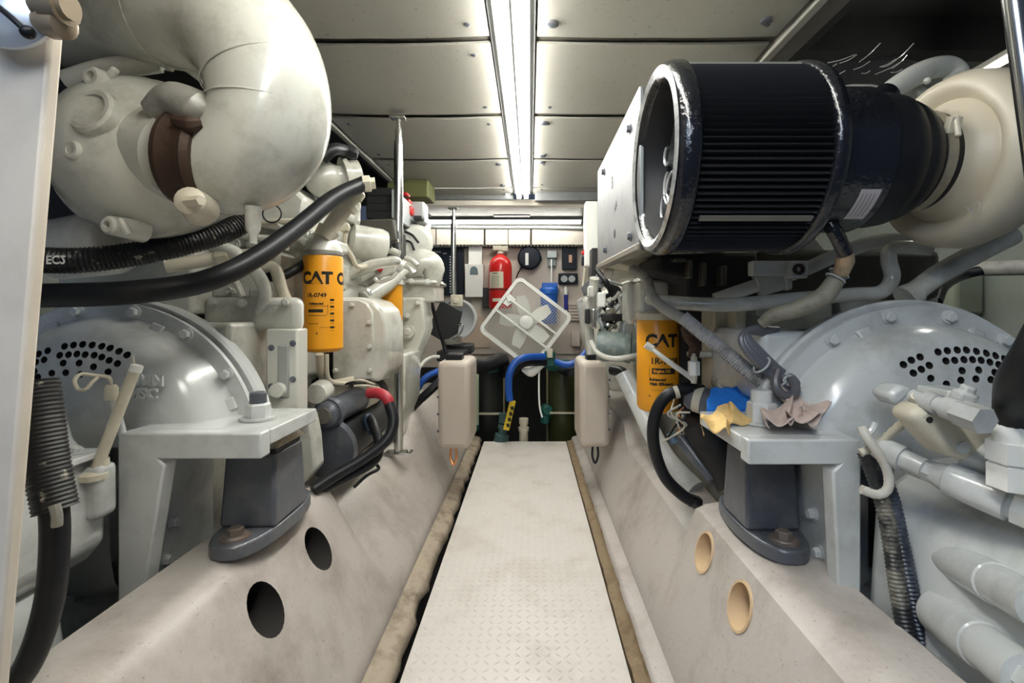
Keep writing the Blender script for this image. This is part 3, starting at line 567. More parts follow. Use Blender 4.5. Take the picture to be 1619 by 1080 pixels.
# ---- mount bracket, rubber mount, holding-down bolt
def bracket(x_in, x_out, leg_w, Y0, Y1, zt, bar_h, z_leg, sgn, label, mt, leg_in_top):
    t = thing('mount_bracket', label, 'bracket', ((x_in + x_out) / 2, Y0, z_leg), 'engine mount brackets')
    # front cheek: an upside-down L, then the top plate
    P = [(x_out, Y0, z_leg), (x_out, Y0, zt), (x_in, Y0, zt), (x_in, Y0, zt - bar_h), (leg_in_top + sgn * 0.012, Y0, zt - bar_h), (leg_in_top, Y0, zt - bar_h - 0.012), (leg_w, Y0, z_leg)]
    m = MB(); m.prism(P, (0, 0.035, 0)); m.build('cheek', mt, t, 0.004)
    m = MB(); m.box((x_in, Y0 + 0.036, zt - 0.032), (x_out, Y1, zt - 0.001)); m.build('top_plate', mt, t, 0.003)
    m = MB(); m.box((x_out - sgn * 0.0, Y0 + 0.036, z_leg + 0.02), (x_out - sgn * 0.014, Y1 + 0.02, zt - 0.033)); m.build('back_plate', mt, t, 0.003)
    bolts(t, [(x_out - sgn * 0.015, Y0 + 0.12, z_leg + 0.12), (x_out - sgn * 0.015, Y0 + 0.10, z_leg + 0.05), (x_out - sgn * 0.015, Y1 - 0.05, zt - 0.08)], (-sgn, 0, 0), 0.011, 0.014, mt)
    return t
bracket(-0.515, -0.79, -0.745, 0.92, 1.16, H - 0.236, 0.05, 0.29, -1, 'white angle bracket bolted over the left engine mount', PAINTC, -0.700)
def mount(cx, y0, y1, zb, zt, x0, x1, label, extra):
    t = thing('rubber_mount', label, 'engine mount', (cx, (y0 + y1) / 2, zb), 'engine mounts')
    hw = (x1 - x0) / 2; c = (x0 + x1) / 2; ym = (y0 + y1) / 2
    P = []
    for k in range(24):
        a = 2 * math.pi * k / 24; P.append((c + hw * math.copysign(abs(math.cos(a)) ** 0.75, math.cos(a)), ym + (y1 - y0) / 2 * math.copysign(abs(math.sin(a)) ** 0.9, math.sin(a)), zb))
    m = MB(); m.prism(P, (0, 0, 0.03)); m.build('foot_flange', IRON, t, 0.005)
    ya, yb = y0 + 0.085, y1 - 0.085; zc = zt - 0.03
    m = MB(); m.hexa([(x0 + 0.004, ya, zb + 0.03), (x1 - 0.004, ya, zb + 0.03), (x1 - 0.004, yb, zb + 0.03), (x0 + 0.004, yb, zb + 0.03), (x0 + 0.010, ya + 0.012, zc), (x1 - 0.010, ya + 0.012, zc), (x1 - 0.010, yb - 0.012, zc), (x0 + 0.010, yb - 0.012, zc)]); m.build('housing', IRON, t, 0.008, seg=3)
    m = MB(); m.box((x0 + 0.012, ya + 0.018, zc), (x1 - 0.012, yb - 0.018, zc + 0.012)); m.build('rubber_block', RUBBER, t, 0.003)
    m = MB(); m.hexa([(x0 + 0.008, ya + 0.01, zc + 0.012), (x1 - 0.004, ya + 0.01, zc + 0.012), (x1 - 0.004, yb - 0.01, zc + 0.012), (x0 + 0.008, yb - 0.01, zc + 0.012), (x0 + 0.02, ya + 0.035, zt), (x1 - 0.01, ya + 0.035, zt), (x1 - 0.01, yb - 0.03, zt), (x0 + 0.02, yb - 0.03, zt)]); m.build('saddle', extra, t, 0.004)
    for yy in (y0 + 0.045, y1 - 0.045):
        m = MB(); m.lathe((c, yy, zb + 0.03), (0, 0, 1), [(0, 0.030), (0.003, 0.030), (0.003, 0.024), (0.006, 0.022)], 22); m.lathe((c, yy, zb + 0.034), (0, 0, 1), [(0, 0.0165), (0.014, 0.0165), (0.017, 0.012)], 6); m.build('foot_bolt', mk('rusty_bolt', (0.20, 0.17, 0.15), 0.5, 0.3, (0.16, 0.08, 0.03), 0.8, 30), t)
    return t
mount(-0.605, 0.95, 1.27, 0.37, 0.585, -0.675, -0.545, 'dark cast iron mount with rusty saddle under the left bracket', mk('rusty_saddle', (0.40, 0.34, 0.25), 0.6, 0.1, (0.06, 0.025, 0.012), 0.9, 14, 0.4, 60))
t = thing('stud_and_nut', 'large painted nut and stud on top of the left bracket', 'nut', at(408, 668, 1.04))
zt = H - 0.236; x = (408 - CX) * 1.04 / F
m = MB(); m.lathe((x, 1.04, zt), (0, 0, 1), [(0, 0.036), (0.005, 0.036)], 26); m.build('washer', PAINTC, t); m = MB(); m.lathe((x, 1.04, zt + 0.005), (0, 0, 1), [(0, 0.025), (0.026, 0.025), (0.03, 0.02)], 6); m.build('nut', PAINTC, t, angle=20)
m = MB(); m.lathe((x, 1.04, zt + 0.034), (0, 0, 1), [(0, 0.017), (0.022, 0.017), (0.025, 0.013)], 18); m.build('stud', IRON, t)
# ---- turbocharger and exhaust elbow
tp = thing('turbocharger', 'white turbine housing with an open port beside the fat exhaust elbow', 'turbocharger', at(215, 245, 0.9))
c0 = at(222, 246, 0.90); ax = Vector((0.25, -1, 0.05))
m = MB(); m.lathe(c0, ax, [(-0.10, 0.146), (-0.02, 0.154), (-0.01, 0.154), (-0.008, 0.148), (0.03, 0.138), (0.068, 0.116), (0.098, 0.083), (0.11, 0.05), (0.113, 0.0)], 48, cap=False); m.lathe(c0, ax, [(-0.11, 0.150), (-0.098, 0.150)], 48); m.build('turbine_housing', PAINT, tp, angle=60)
m = MB(); m.tube([at(225, 250, 0.95), at(262, 243, 0.89), at(302, 250, 0.85)], [0.10, 0.092, 0.080], n=32); m.build('outlet_neck', PAINT, tp, angle=60)
m = MB(); m.lathe(at(288, 252, 0.84), (1, 0.05, -0.08), [(0, 0.080), (0.01, 0.084), (0.03, 0.079), (0.05, 0.086), (0.06, 0.08)], 36); m.build('clamp_band', RUST, tp)
m = MB(); m.tube([at(240, 178, 0.80), at(275, 160, 0.80), at(318, 178, 0.80), at(345, 190, 0.80)], [0.02, 0.03, 0.034, 0.012], n=16); m.build('torn_wrap', FOIL, tp)
m = MB(); m.tube([at(275, 190, 0.765), at(300, 196, 0.765), at(318, 194, 0.77)], [0.008, 0.014, 0.008], n=8); m.build('rusty_tab', RUST, tp)
for (px, py, r) in ((143, 175, 0.033),):
    a = Vector((-0.1, -1, 0.28)); c = at(px, py, 0.79); m = MB(); m.lathe(c, a, [(-0.10, r + .012), (0.0, r + 0.008), (0.004, r + 0.003), (0.004, r - 0.004), (-0.035, r - 0.006), (-0.037, 0)], 30, cap=False); m.build('port_boss', PAINT, tp)
for (px, py, r, Yq) in ((114, 237, 0.017, .785), (172, 356, 0.016, .82), (146, 122, 0.018, .815)):
    c = at(px, py, Yq); m = MB(); m.lathe(c, (-0.15, -1, 0), [(-0.06, r + .006), (0, r), (0.004, r - .004), (0.004, r - .009), (-0.006, r - .010), (-0.006, 0)], 18, cap=False); m.build('socket_screw', PAINT, tp)
for (a, b, c_, d) in ((140, 213, 150, 262), (180, 345, 196, 372), (176, 108, 160, 128)):
    m = MB(); m.bar(at(a + 8, b, 0.825), at(c_ + 8, d, 0.83), 0.012, 0.012, up=(0, -1, 0)); m.build('cast_rib', PAINT, tp, 0.004)
m = MB(); m.lathe(at(300, 317, 0.76), (0.3, -1, 0.1), [(-0.05, 0.028), (0, 0.022), (0.006, 0.012)], 18); m.lathe(at(310, 318, 0.75), (1, -0.4, 0), [(-0.02, 0.009), (0.012, 0.008)], 6); m.build('clamp_bolt', CREAM, tp)
m = MB(); m.lathe(at(150, 255, 1.06), ax, [(-0.15, 0.20), (0, 0.215), (0.03, 0.20), (0.04, 0.14)], 40); m.lathe(at(130, 270, 1.0), ax, [(0, 0.16), (0.02, 0.165), (0.03, 0.15)], 40); m.build('compressor_back', BLACK, tp)
m = MB(); m.torus(at(150, 290, 1.0), ax, 0.165, 0.018, 40, 8, math.pi * 0.9, math.pi * 2.0); m.build('heat_shield_rim', PAINTC, tp)
m = MB(); m.lathe(at(98, 395, 0.95), (1, -0.2, 0.1), [(0, 0.06), (0.12, 0.062), (0.14, 0.05)], 24); m.build('oil_drain', PAINTC, tp)
m = MB(); m.tube([at(110, 128, .9), at(170, 110, .9), at(250, 98, .92)], 0.02); m.lathe(at(255, 98, .92), (1, 0, -.2), [(0, .014), (.02, .014)], 6); m.tube([at(250, 95, .95), at(290, 98, .95), at(330, 125, .95)], .016); m.build('oil_feed', PAINT, tp)
t = thing('exhaust_elbow', 'fat white exhaust elbow curling down over the left turbine housing', 'exhaust pipe', at(420, 330, 0.86))
cl = [at(20, 20, 1.0), at(160, 16, 0.94), at(270, 12, 0.88), at(352, 28, 0.86), at(406, 82, 0.86), at(428, 150, 0.86), at(424, 205, 0.86), at(398, 243, 0.86), at(362, 260, 0.86), at(322, 262, 0.855)]
m = MB(); m.tube(cl, [0.102, 0.102, 0.102, 0.101, 0.101, 0.100, 0.099, 0.095, 0.090, 0.083], n=40, res=8); m.build('pipe', PAINT, t, angle=60)
for (i, u, rr_) in ((4, 0.62, .1008), (5, 0.52, 0.0998), (2, 0.1, .1023)):
    a, b = cl[i], cl[i + 1]; c = a.lerp(b, u); d = (b - a); m = MB(); m.torus(c, d, rr_, 0.0016, 48, 6); m.build('weld_seam', PAINT, t)
m = MB(); m.lathe(at(400, 345, 0.84), (0, 0, -1), [(-0.02, 0.014), (0.02, 0.012), (0.03, 0.007), (0.045, 0.006)], 12); m.build('drain_nipple', PAINT, t)
# ---- hoses on the left
t = thing('coolant_hose', 'thick black hose sweeping up from the jamb past the yellow filter', 'hose', at(200, 465, 0.95))
m = MB(); m.tube([at(50, 468, 0.84), at(200, 463, 0.86), at(320, 446, 0.92), at(400, 410, 1.02), at(470, 360, 1.15), at(530, 312, 1.28), at(578, 289, 1.4)], 0.0215, n=20, res=8); m.build('hose', RUBBER, t)
m = MB(); m.lathe(at(574, 291, 1.38), (1, 0.3, 0.15), [(0, 0.024), (0.02, 0.024), (0.022, 0.017), (0.034, 0.017)], 6); m.build('end_fitting', CREAM, t)
t = thing('sleeved_hose', 'black corrugated hose with scuffed white wear below the turbine housing', 'hose', at(200, 410, 0.9))
m = MB(); m.tube([at(50, 411, 0.84), at(120, 412, 0.86), at(200, 404, 0.9), at(280, 388, 0.95), at(345, 370, 1.0), at(400, 345, 1.06)], 0.0235, n=18, res=6, corr=0.0022, pitch=0.0065); m.build('corrugated_sleeve', SCUFF, t)
m = MB(); flat_text(m, 'EC2', 0.02, at(88, 410, 0.84 - 0.026), (1, 0, 0), (0, 0, -1), 0.0006); m.build('printed_code', WPRINT, t)
t = thing('drain_hose', 'black hose in a corrugated sleeve hanging beside the pale jamb', 'hose', at(30, 1070, 0.62))
m = MB(); m.tube([at(58, 604, 0.66), at(66, 660, 0.655), at(74, 730, 0.65), at(88, 806, 0.645)], 0.0245, n=18, corr=0.0018, pitch=0.0058); m.build('corrugated_sleeve', SCUFF, t)
m = MB(); m.tube([at(84, 780, 0.645), at(87, 850, 0.64), at(80, 940, 0.635), at(58, 1020, 0.63), at(28, 1075, 0.63), at(-20, 1120, .63)], 0.0158, n=16); m.build('hose', RUBBER, t)
m = MB(); m.tube([at(86, 798, 0.625), at(90, 815, 0.624), at(90, 832, 0.624)], 0.006, n=8); m.build('worn_patch', FOIL, t)
m = MB(); m.tube([at(510, 250, 1.4), at(528, 236, 1.42), at(545, 238, 1.5)], 0.018); m.lathe(at(545, 238, 1.5), (1, .3, -.3), [(0, .02), (.03, .02), (.04, .012)], 6); tag(m.build('short_hose', RUBBER), 'short black hose end peeping out right of the exhaust elbow', 'hose')
# ---- fuel filter with priming pump
def logo(m, c, r, ang, z, sz, sx=1.0):
    vs, fs = text_mesh('CAT', sz, sz * 0.05); can_print(m, vs, fs, c, r, ang, z, sx)
ff = thing('fuel_filter', 'yellow fuel filter canister hanging from a white head on the left engine', 'filter', at(511, 557, 1.37))
cx_, cy_ = at(511, 0, 1.40).x, 1.40; z0, z1 = at(0, 553, 1.37).z, at(0, 404, 1.37).z; R = 0.0545
m = MB(); m.lathe((cx_, cy_, z0), (0, 0, 1), [(-0.008, R - 0.018), (-0.004, R - 0.006), (0.004, R), (z1 - z0 - 0.004, R), (z1 - z0, R - 0.002)], 48); m.build('can', YEL, ff)
m = MB(); m.lathe((cx_, cy_, z1), (0, 0, 1), [(0, R - 0.002), (0.004, R + 0.001), (0.012, R + 0.001), (0.016, R - 0.004)], 40); m.build('seal_rim', FOIL, ff)
m = MB(); m.lathe((cx_, cy_, z1 + 0.014), (0, 0, 1), [(0, R), (0.012, R - 0.004), (0.03, R - 0.012), (0.052, 0.028), (0.06, 0.02)], 30); m.build('filter_head', PAINT, ff)
m = MB(); m.box((cx_ - 0.10, cy_ + .0, z1 + 0.016), (cx_ + 0.03, cy_ + 0.12, z1 + 0.055)); m.box((cx_ - .06, cy_ - .03, z1 + .02), (cx_ - .025, cy_ + .03, z1 + .075)); m.build('head_casting', PAINT, ff, 0.01)
p0, p1 = at(511, 376, 1.38), at(565, 300, 1.42); d = (p1 - p0).normalized(); L = (p1 - p0).length
m = MB(); m.lathe(p0, d, [(0, 0.028), (0.03, 0.032), (0.03, 0.0235), (L * 0.62, 0.0235), (L * 0.62, 0.034), (L * 0.70, 0.034), (L * 0.70, 0.021), (L * 0.86, 0.021), (L * 0.86, 0.029), (L * 0.97, 0.029), (L, 0.025)], 26); m.build('priming_pump', CREAM, ff)
m = MB(); Rp = R + 0.0004; cc = (cx_, cy_)
zz = lambda py: at(0, py, 1.345).z
logo(m, cc, Rp, 0.03, zz(440), 0.046); logo(m, cc, Rp, 1.95, zz(440), 0.046)
for (txt, sz, ang, py) in (('1R-0749', 0.0165, 0.05, 467), ('Advanced', 0.010, 0.05, 480)):
    vs, fs = text_mesh(txt, sz, 0.0005); can_print(m, vs, fs, cc, Rp, ang, zz(py))
for (wd, ht, ang, py) in ((0.050, 0.0015, 0.10, 499), (0.042, 0.009, 0.02, 491.5), (0.05, 0.0012, 0.2, 484), (0.0012, 0.03, 0.62, 490)):
    vs, fs = rect(wd, ht); can_print(m, vs, fs, cc, Rp, ang, zz(py))
for k in range(5):
    vs, fs = rect(0.012, 0.006); can_print(m, vs, fs, cc, Rp, 0.85, zz(474 + 11 * k))
    vs, fs = rect(0.012, 0.001); can_print(m, vs, fs, cc, Rp, 0.85, zz(479 + 11 * k))
vs, fs = rect(0.045, 0.001); can_print(m, vs, fs, cc, Rp, 0.65, zz(518))
vs, fs = rect(0.03, 0.0015); can_print(m, vs, fs, cc, Rp, -0.1, zz(512)); vs, fs = text_mesh('▲', 0.01); can_print(m, [Vector((-.003, -.003, 0)), Vector((.003, -.003, 0)), Vector((0, .004, 0))], [(0, 1, 2)], cc, Rp, 0.1, zz(527))
m.build('printed_label', PRINT, ff)
m = MB(); can_print(m, [Vector((-.014, -.0145, 0)), Vector((.016, -.0145, 0)), Vector((0.001, .004, 0))], [(0, 1, 2)], cc, Rp + 0.0003, 0.03, zz(440)); m.build('logo_triangle', YEL, ff)
ff2 = thing('far_oil_filter', 'yellow filter half hidden behind the polished pole', 'filter', at(616, 576, 2.0))
m = MB(); m.lathe(at(613, 576, 2.0), (0, 0, 1), [(0, 0.055), (0.01, 0.06), (0.33, 0.06), (0.335, 0.055)], 32); m.build('can', YEL, ff2)
m = MB(); m.lathe(at(613, 450, 2.0), (0, 0, 1), [(0, 0.065), (0.03, 0.06), (0.05, 0.03)], 24); m.build('filter_head', PAINT, ff2)
# ---- starter motor with its cables
st = thing('starter_motor', 'black starter motor on the side of the left engine', 'starter motor', at(540, 700, 1.5))
p0 = at(514, 656, 1.44); d = (at(600, 614, 1.80) - p0); L = d.length
m = MB(); m.lathe(p0, d, [(-0.012, 0.020), (-0.008, 0.032), (0.0, 0.040), (L * 0.55, 0.040), (L * 0.6, 0.034)], 26); m.build('solenoid', IRON, st)
m = MB(); m.lathe(p0, d, [(-0.0135, 0.024), (-0.012, 0.025), (-0.004, 0.025)], 24); m.build('end_disc', mk('mottled_disc', (.16, .15, .12), .5, .3, (.04, .04, .03), .9, 60), st)
m = MB(); m.lathe(p0, d, [(L * 0.56, 0.043), (L * 0.80, 0.043)], 26); m.build('pale_band', CREAM, st); m = MB(); m.lathe(p0, d, [(L * 0.8, 0.044), (L * 0.95, 0.042), (L * 1.0, 0.03)], 26); m.build('end_cap', BLACK, st)
q0 = at(520, 706, 1.50); d2 = at(594, 650, 1.86) - q0
m = MB(); m.lathe(q0, d2, [(-0.02, 0.05), (0, 0.075), (0.05, 0.08), (d2.length * 0.9, 0.078), (d2.length, 0.06)], 30); m.build('motor_body', BLACK, st)
m = MB(); m.lathe(q0, d2, [(-0.03, 0.06), (-0.024, 0.092), (0.0, 0.094), (0.006, 0.085)], 30); m.lathe(p0, d, [(0.012, 0.046), (0.03, 0.048), (0.04, .042)], 24); m.build('nose_flange', IRON, st)
m = MB(); m.tube([at(560, 600, 1.58), at(520, 606, 1.55), at(508, 590, 1.52), at(505, 560, 1.5)], 0.012, n=10); m.tube([at(516, 560, 1.52), at(520, 600, 1.52), at(550, 607, 1.56)], 0.008, n=8); m.build('conduit', CREAM, st)
for k, (a, b) in enumerate((((545, 608), (586, 602)), ((550, 604), (592, 608)), ((560, 610), (600, 614)))):
    m = MB(); m.tube([at(*a, 1.55), at((a[0] + b[0]) / 2, a[1] - 6 + 3 * k, 1.55), at(*b, 1.6)], 0.004, n=6); m.build('signal_wire', CREAM if k else RUBBER, st)
t = thing('battery_cable', 'black battery cable with a red boot looping down from the starter motor', 'cable', at(560, 770, 1.45))
m = MB(); m.tube([at(584, 622, 1.55), at(600, 622, 1.53), at(612, 630, 1.52), at(616, 640, 1.52)], 0.017, n=14); m.build('red_boot', REDRUB, t)
m = MB(); m.tube([at(615, 636, 1.52), at(622, 665, 1.5), at(612, 695, 1.47), at(575, 725, 1.43), at(530, 752, 1.38), at(495, 775, 1.33)], 0.0165, n=14); m.build('cable', RUBBER, t)
m = MB(); m.tube([at(584, 660, 1.60), at(592, 676, 1.56), at(600, 705, 1.52), at(590, 730, 1.47), at(545, 755, 1.42), at(500, 778, 1.36)], 0.015, n=14); tag(m.build('second_cable', RUBBER), 'lower of the two black cables below the starter motor', 'cable')
m = MB(); m.lathe(at(580, 655, 1.6), (0.4, -0.2, -1), [(0, 0.014), (0.02, 0.018), (0.05, 0.017), (0.052, 0.012), (0.07, 0.012)], 14); tag(m.build('cable_connector', mk('blue_grey_boot', (0.05, 0.075, 0.11), 0.35)), 'blue-grey plug behind the starter cable loop', 'plug')
m = MB(); m.tube([at(560, 770, 1.42), at(580, 752, 1.46), at(598, 742, 1.5), at(596, 735, 1.5)], 0.005, n=8); tag(m.build('thin_wire', RUBBER), 'thin black wire lying on the left bed near the pole foot', 'wire')
m = MB(); m.prism([at(x, y, 1.34) for x, y in [(425, 770), (425, 668), (488, 652), (496, 690), (500, 742), (478, 768)]], (0, 0.06, 0)); m.build('case_side', PAINT, le, 0.01)
# ---- polished poles
def pole(px, y_top, y_bot, Y, label, foot):
    zb = at(0, y_bot, Y).z; zt = at(0, y_top, Y).z; x = at(px, 0, Y).x
    t = thing('support_pole', label, 'pole', (x, Y, zb))
    m = MB(); m.lathe((x, Y, zb), (0, 0, 1), [(0, 0.0185), (zt - zb - 0.10, 0.0185), (zt - zb - 0.10, 0.015), (zt - zb - 0.05, 0.015), (zt - zb - 0.05, 0.009), (zt - zb, 0.009)], 20); m.build('tube', STEEL, t)
    if foot:
        m = MB(); m.box((x - 0.055, Y - 0.03, zb), (x + 0.055, Y + 0.03, zb + 0.007)); m.build('foot_plate', STEEL, t, 0.003)
        bolts(t, [(x - 0.042, Y, zb + 0.007), (x + 0.042, Y, zb + 0.007)], (0, 0, 1), 0.007, 0.006, STEEL)
    m = MB(); m.box((x - 0.035, Y - 0.02, zt - 0.006), (x + 0.03, Y + 0.02, zt + 0.006)); m.build('head_plate', STEEL, t, 0.003)
    return t
pole(630, 186, 716.5, 2.02, 'polished steel pole standing on the left engine bed', True)
pole(717, 330, 468, 3.3, 'shorter polished pole in front of the navy breaker panel', False)
# ================================================================== RIGHT ENGINE
RX, RZ = 0.82, H - 0.336
re_ = thing('marine_engine', 'white painted diesel engine right of the walkway, under the black air filter', 'engine', (RX, 2.0, 0.1), 'marine engines')
m = MB(); m.prism([(1.20, 1.10, 0.02), (0.68, 1.10, 0.02), (0.66, 1.10, 0.10), (0.66, 1.10, 0.58), (0.58, 1.10, 0.66), (0.60, 1.10, 0.80), (1.16, 1.10, 0.80)], (0, 1.95, 0)); m.build('engine_block', PAINT, re_, 0.012)
for x in (0.60, 0.90):
    m = MB(); m.prism([(x, 1.36, 0.80), (x + 0.26, 1.36, 0.82), (x + 0.26, 1.36, 1.02), (x + 0.2, 1.36, 1.10), (x + 0.02, 1.36, 1.06), (x - 0.03, 1.36, 0.95)], (0, 1.5, 0)); m.build('cylinder_head', PAINT, re_, 0.012)
m = MB(); m.fb(1205, 524, 1300, 640, 1.07, 0.3); m.build('rear_shelf', PAINTC, re_, 0.015, seg=3)
m = MB(); m.fb(1163, 490, 1180, 640, 1.30, 0.1); m.fb(1128, 480, 1162, 640, 1.36, 0.1); m.build('side_rib', CREAM, re_, 0.006)
m = MB(); m.fb(1180, 486, 1196, 600, 1.38, .05); m.fb(1196, 480, 1240, 500, 1.3, .1); m.fb(1090, 556, 1128, 566, 1.36, .03); m.build('side_rib', PAINT, re_, .006)
m = MB(); m.lathe(at(1150, 606, 1.32), (0, -1, 0), [(-0.05, 0.028), (0, 0.028), (0.01, 0.02)], 18); m.build('core_plug', PAINT, re_)
m = MB(); m.tube([at(1028, 472, 1.35), at(1060, 478, 1.25), at(1150, 482, 1.2), at(1250, 474, 1.18), at(1345, 466, 1.16), at(1392, 462, 1.15), at(1410, 440, 1.15), at(1405, 410, 1.15), at(1412, 392, 1.15), at(1470, 393, 1.14)], [0.017, 0.018, 0.018, 0.018, 0.017, 0.017, 0.017, 0.017, 0.017, 0.017], n=16); m.build('long_water_pipe', PAINT, re_)
m = MB(); m.tube([at(1130, 474, 1.29), at(1200, 450, 1.27), at(1270, 427, 1.25), at(1320, 405, 1.22), at(1390, 382, 1.20), at(1490, 380, 1.18)], 0.018, n=16); m.build('water_pipe', PAINTC, re_)
m = MB(); m.tube([at(1445, 462, 1.1), at(1490, 430, 1.1), at(1560, 392, 1.1), at(1600, 372, 1.1)], 0.023, n=16); m.lathe(at(1448, 462, 1.1), (-1, 0, -.6), [(0, .026), (.02, .03), (.03, .03)], 18); m.build('drain_pipe', PAINT, re_)
m = MB(); m.fb(1190, 412, 1277, 436, 1.20, 0.03); m.fb(1250, 412, 1278, 440, 1.18, 0.03); m.build('support_tab', PAINTC, re_, 0.004)
m = MB(); m.lathe(at(1262, 426, 1.18), (0, -1, 0), [(0, 0.014), (0.006, 0.014), (0.006, 0.007), (-.004, .006), (-.004, 0)], 14, cap=False); m.build('hook_eye', RUST, re_)
m = MB(); m.lathe(at(1196, 452, 1.27), (0.9, -0.2, 0.3), [(0, 0.030), (0.06, 0.032), (0.065, 0.036), (0.075, 0.036), (0.08, 0.026)], 24); m.build('pipe_collar', PAINTC, re_)
m = MB(); m.fb(1012, 442, 1080, 498, 1.50, 0.15); m.fb(992, 445, 1010, 512, 1.6, 0.1); m.build('filter_base', PAINT, re_, 0.012)
m = MB(); m.cyl(at(960, 432, 1.8), at(1010, 430, 1.7), 0.022); m.lathe(at(972, 432, 1.78), (1, 0, 0), [(-.015, .028), (.015, .028)], 18); m.build('cross_pipe', PAINT, re_)
m = MB(); m.prism([at(x, y, 1.6) for x, y in [(960, 412), (1000, 400), (1040, 400), (1050, 430), (1010, 428)]], (0, 0.2, 0)); m.build('shaded_bracket', CREAM, re_, 0.006)
m = MB(); m.prism([at(x, y, 1.33) for x, y in [(1040, 402), (1200, 398), (1200, 474), (1084, 474), (1084, 440), (1040, 430)]], (0, 0.25, 0)); m.build('shade_block', INSUL_SHADE, re_, 0.012)  # black box put in for the unlit area under the air filter
for (x0, y0, x1, y1) in ((1088, 410, 1096, 440), (1110, 414, 1118, 452), (1140, 420, 1150, 452), (1066, 408, 1086, 414)):
    m = MB(); m.fb(x0, y0, x1, y1, 1.30, .04); m.build('block_clamp', mk('dull_clamp', (.10, .09, .07), .45, .5) if x0 == 1088 else bpy.data.materials['dull_clamp'], re_, .004)
m = MB(); m.fb(1201, 394, 1490, 474, 1.33, 0.25); m.build('brown_shade_block', mk('shade_brown_grey', (.055, .052, .042), .8, 0, (.12, .11, .09), .6, 10, .4, 40), re_, 0.02)  # dark box carries the painted shade on under the filter
m = MB(); m.prism([at(x, y, 2.2) for x, y in [(930, 470), (1000, 440), (1010, 620), (965, 620), (945, 560)]], (0, 0.6, 0)); m.build('front_cover', PAINT, re_, 0.02)
m = MB(); m.lathe(at(968, 548, 1.9), (1, -.2, -.05), [(-0.06, 0.055), (-0.03, 0.062), (0.0, 0.058), (0.05, 0.058), (0.055, 0.062), (0.07, 0.062), (0.075, 0.055), (0.09, 0.055), (0.095, 0.06), (0.105, 0.06)], 24); m.build('hose_joint', mk('teal_grey_hose', (.14, .18, .17), .4, 0, (.5, .48, .40), .7, 40), re_)
m = MB(); m.tube([at(935, 540, 1.9), at(945, 558, 1.85), at(970, 567, 1.82), at(1008, 562, 1.8)], 0.010, n=10); m.tube([at(940, 440, 1.9), at(936, 480, 1.95), at(932, 520, 2.0), at(935, 560, 2.0)], 0.02, n=10); m.build('harness', PAINT, re_)
for k in range(16):                                          # tangle of painted wiring at the forward inboard corner
    a = at(936 + r2.uniform(0, 40), 420 + r2.uniform(0, 110), 1.95); b = at(945 + r2.uniform(-5, 45), 420 + r2.uniform(10, 120), 1.95)
    m = MB(); m.tube([a, (a * 2 + b) / 3 + Vector((r2.uniform(-.03, .03), -0.04, 0)), (a + 2 * b) / 3 + Vector((r2.uniform(-.03, .03), -.03, 0)), b], r2.choice((.006, .008, .011)), n=7); m.build('wiring', r2.choice((PAINT, PAINT, RUBBER, STEEL, GREY)), re_)
for (x0, y0, x1, y1, mt) in ((945, 462, 958, 486, WHITE), (958, 486, 974, 497, STEEL), (952, 496, 992, 508, BLACK), (985, 510, 1002, 528, GREY), (930, 452, 940, 470, PAINT), (926, 488, 934, 512, BLACK), (936, 488, 944, 520, STEEL)):
    m = MB(); m.fb(x0, y0, x1, y1, 1.88, 0.05); m.build('connector', mt, re_, 0.006)
m = MB(); m.bar(at(924, 462, 2.4), at(948, 438, 2.3), 0.03, 0.05); m.bar(at(930, 470, 2.38), at(950, 448, 2.3), 0.02, 0.04); m.build('throttle_arm', IRON, re_, 0.004)
m = MB(); m.fb(1078, 478, 1240, 660, 1.46, 0.1); m.build('side_shade', INSUL_SHADE, re_, 0.02)  # black box paints in the shade behind the side ribs
m = MB(); m.tube([at(1086, 505, 1.35), at(1088, 530, 1.35), at(1098, 545, 1.36), at(1096, 566, 1.36)], 0.016, n=12); m.lathe(at(1090, 520, 1.34), (0, -1, 0), [(0, .025), (.02, .02)], 14); m.build('drain_cock', RUST, re_)
t = thing('pressure_switch', 'small pale six-sided sensor standing right of the right yellow filter', 'sensor', at(1097, 604, 1.3))
m = MB(); m.lathe(at(1097, 593, 1.3), (0, 0, 1), [(0, 0.016), (0.036, 0.016), (0.038, 0.012)], 6); m.build('body', WHITE, t, angle=20); m = MB(); m.lathe(at(1097, 606, 1.3), (0, 0, 1), [(0, .008), (.022, .010)], 12); m.build('stem', CREAM, t); m = MB(); m.lathe(at(1097, 572, 1.3), (0, 0, 1), [(0, .009), (.014, .008), (.014, .005), (.022, .005)], 10); m.build('terminal', CREAM, t)
m = MB(); m.tube([at(1026, 548, 1.32), at(1060, 574, 1.30), at(1088, 594, 1.30), at(1098, 604, 1.30)], [0.006, 0.0075, 0.0075, 0.006], n=12); m.lathe(at(1026, 548, 1.32), (1, -.1, -.6), [(-.01, .011), (.012, .011)], 6); tag(m.build('filter_line', PAINT), 'thin white pipe slanting across the right yellow filter', 'pipe')
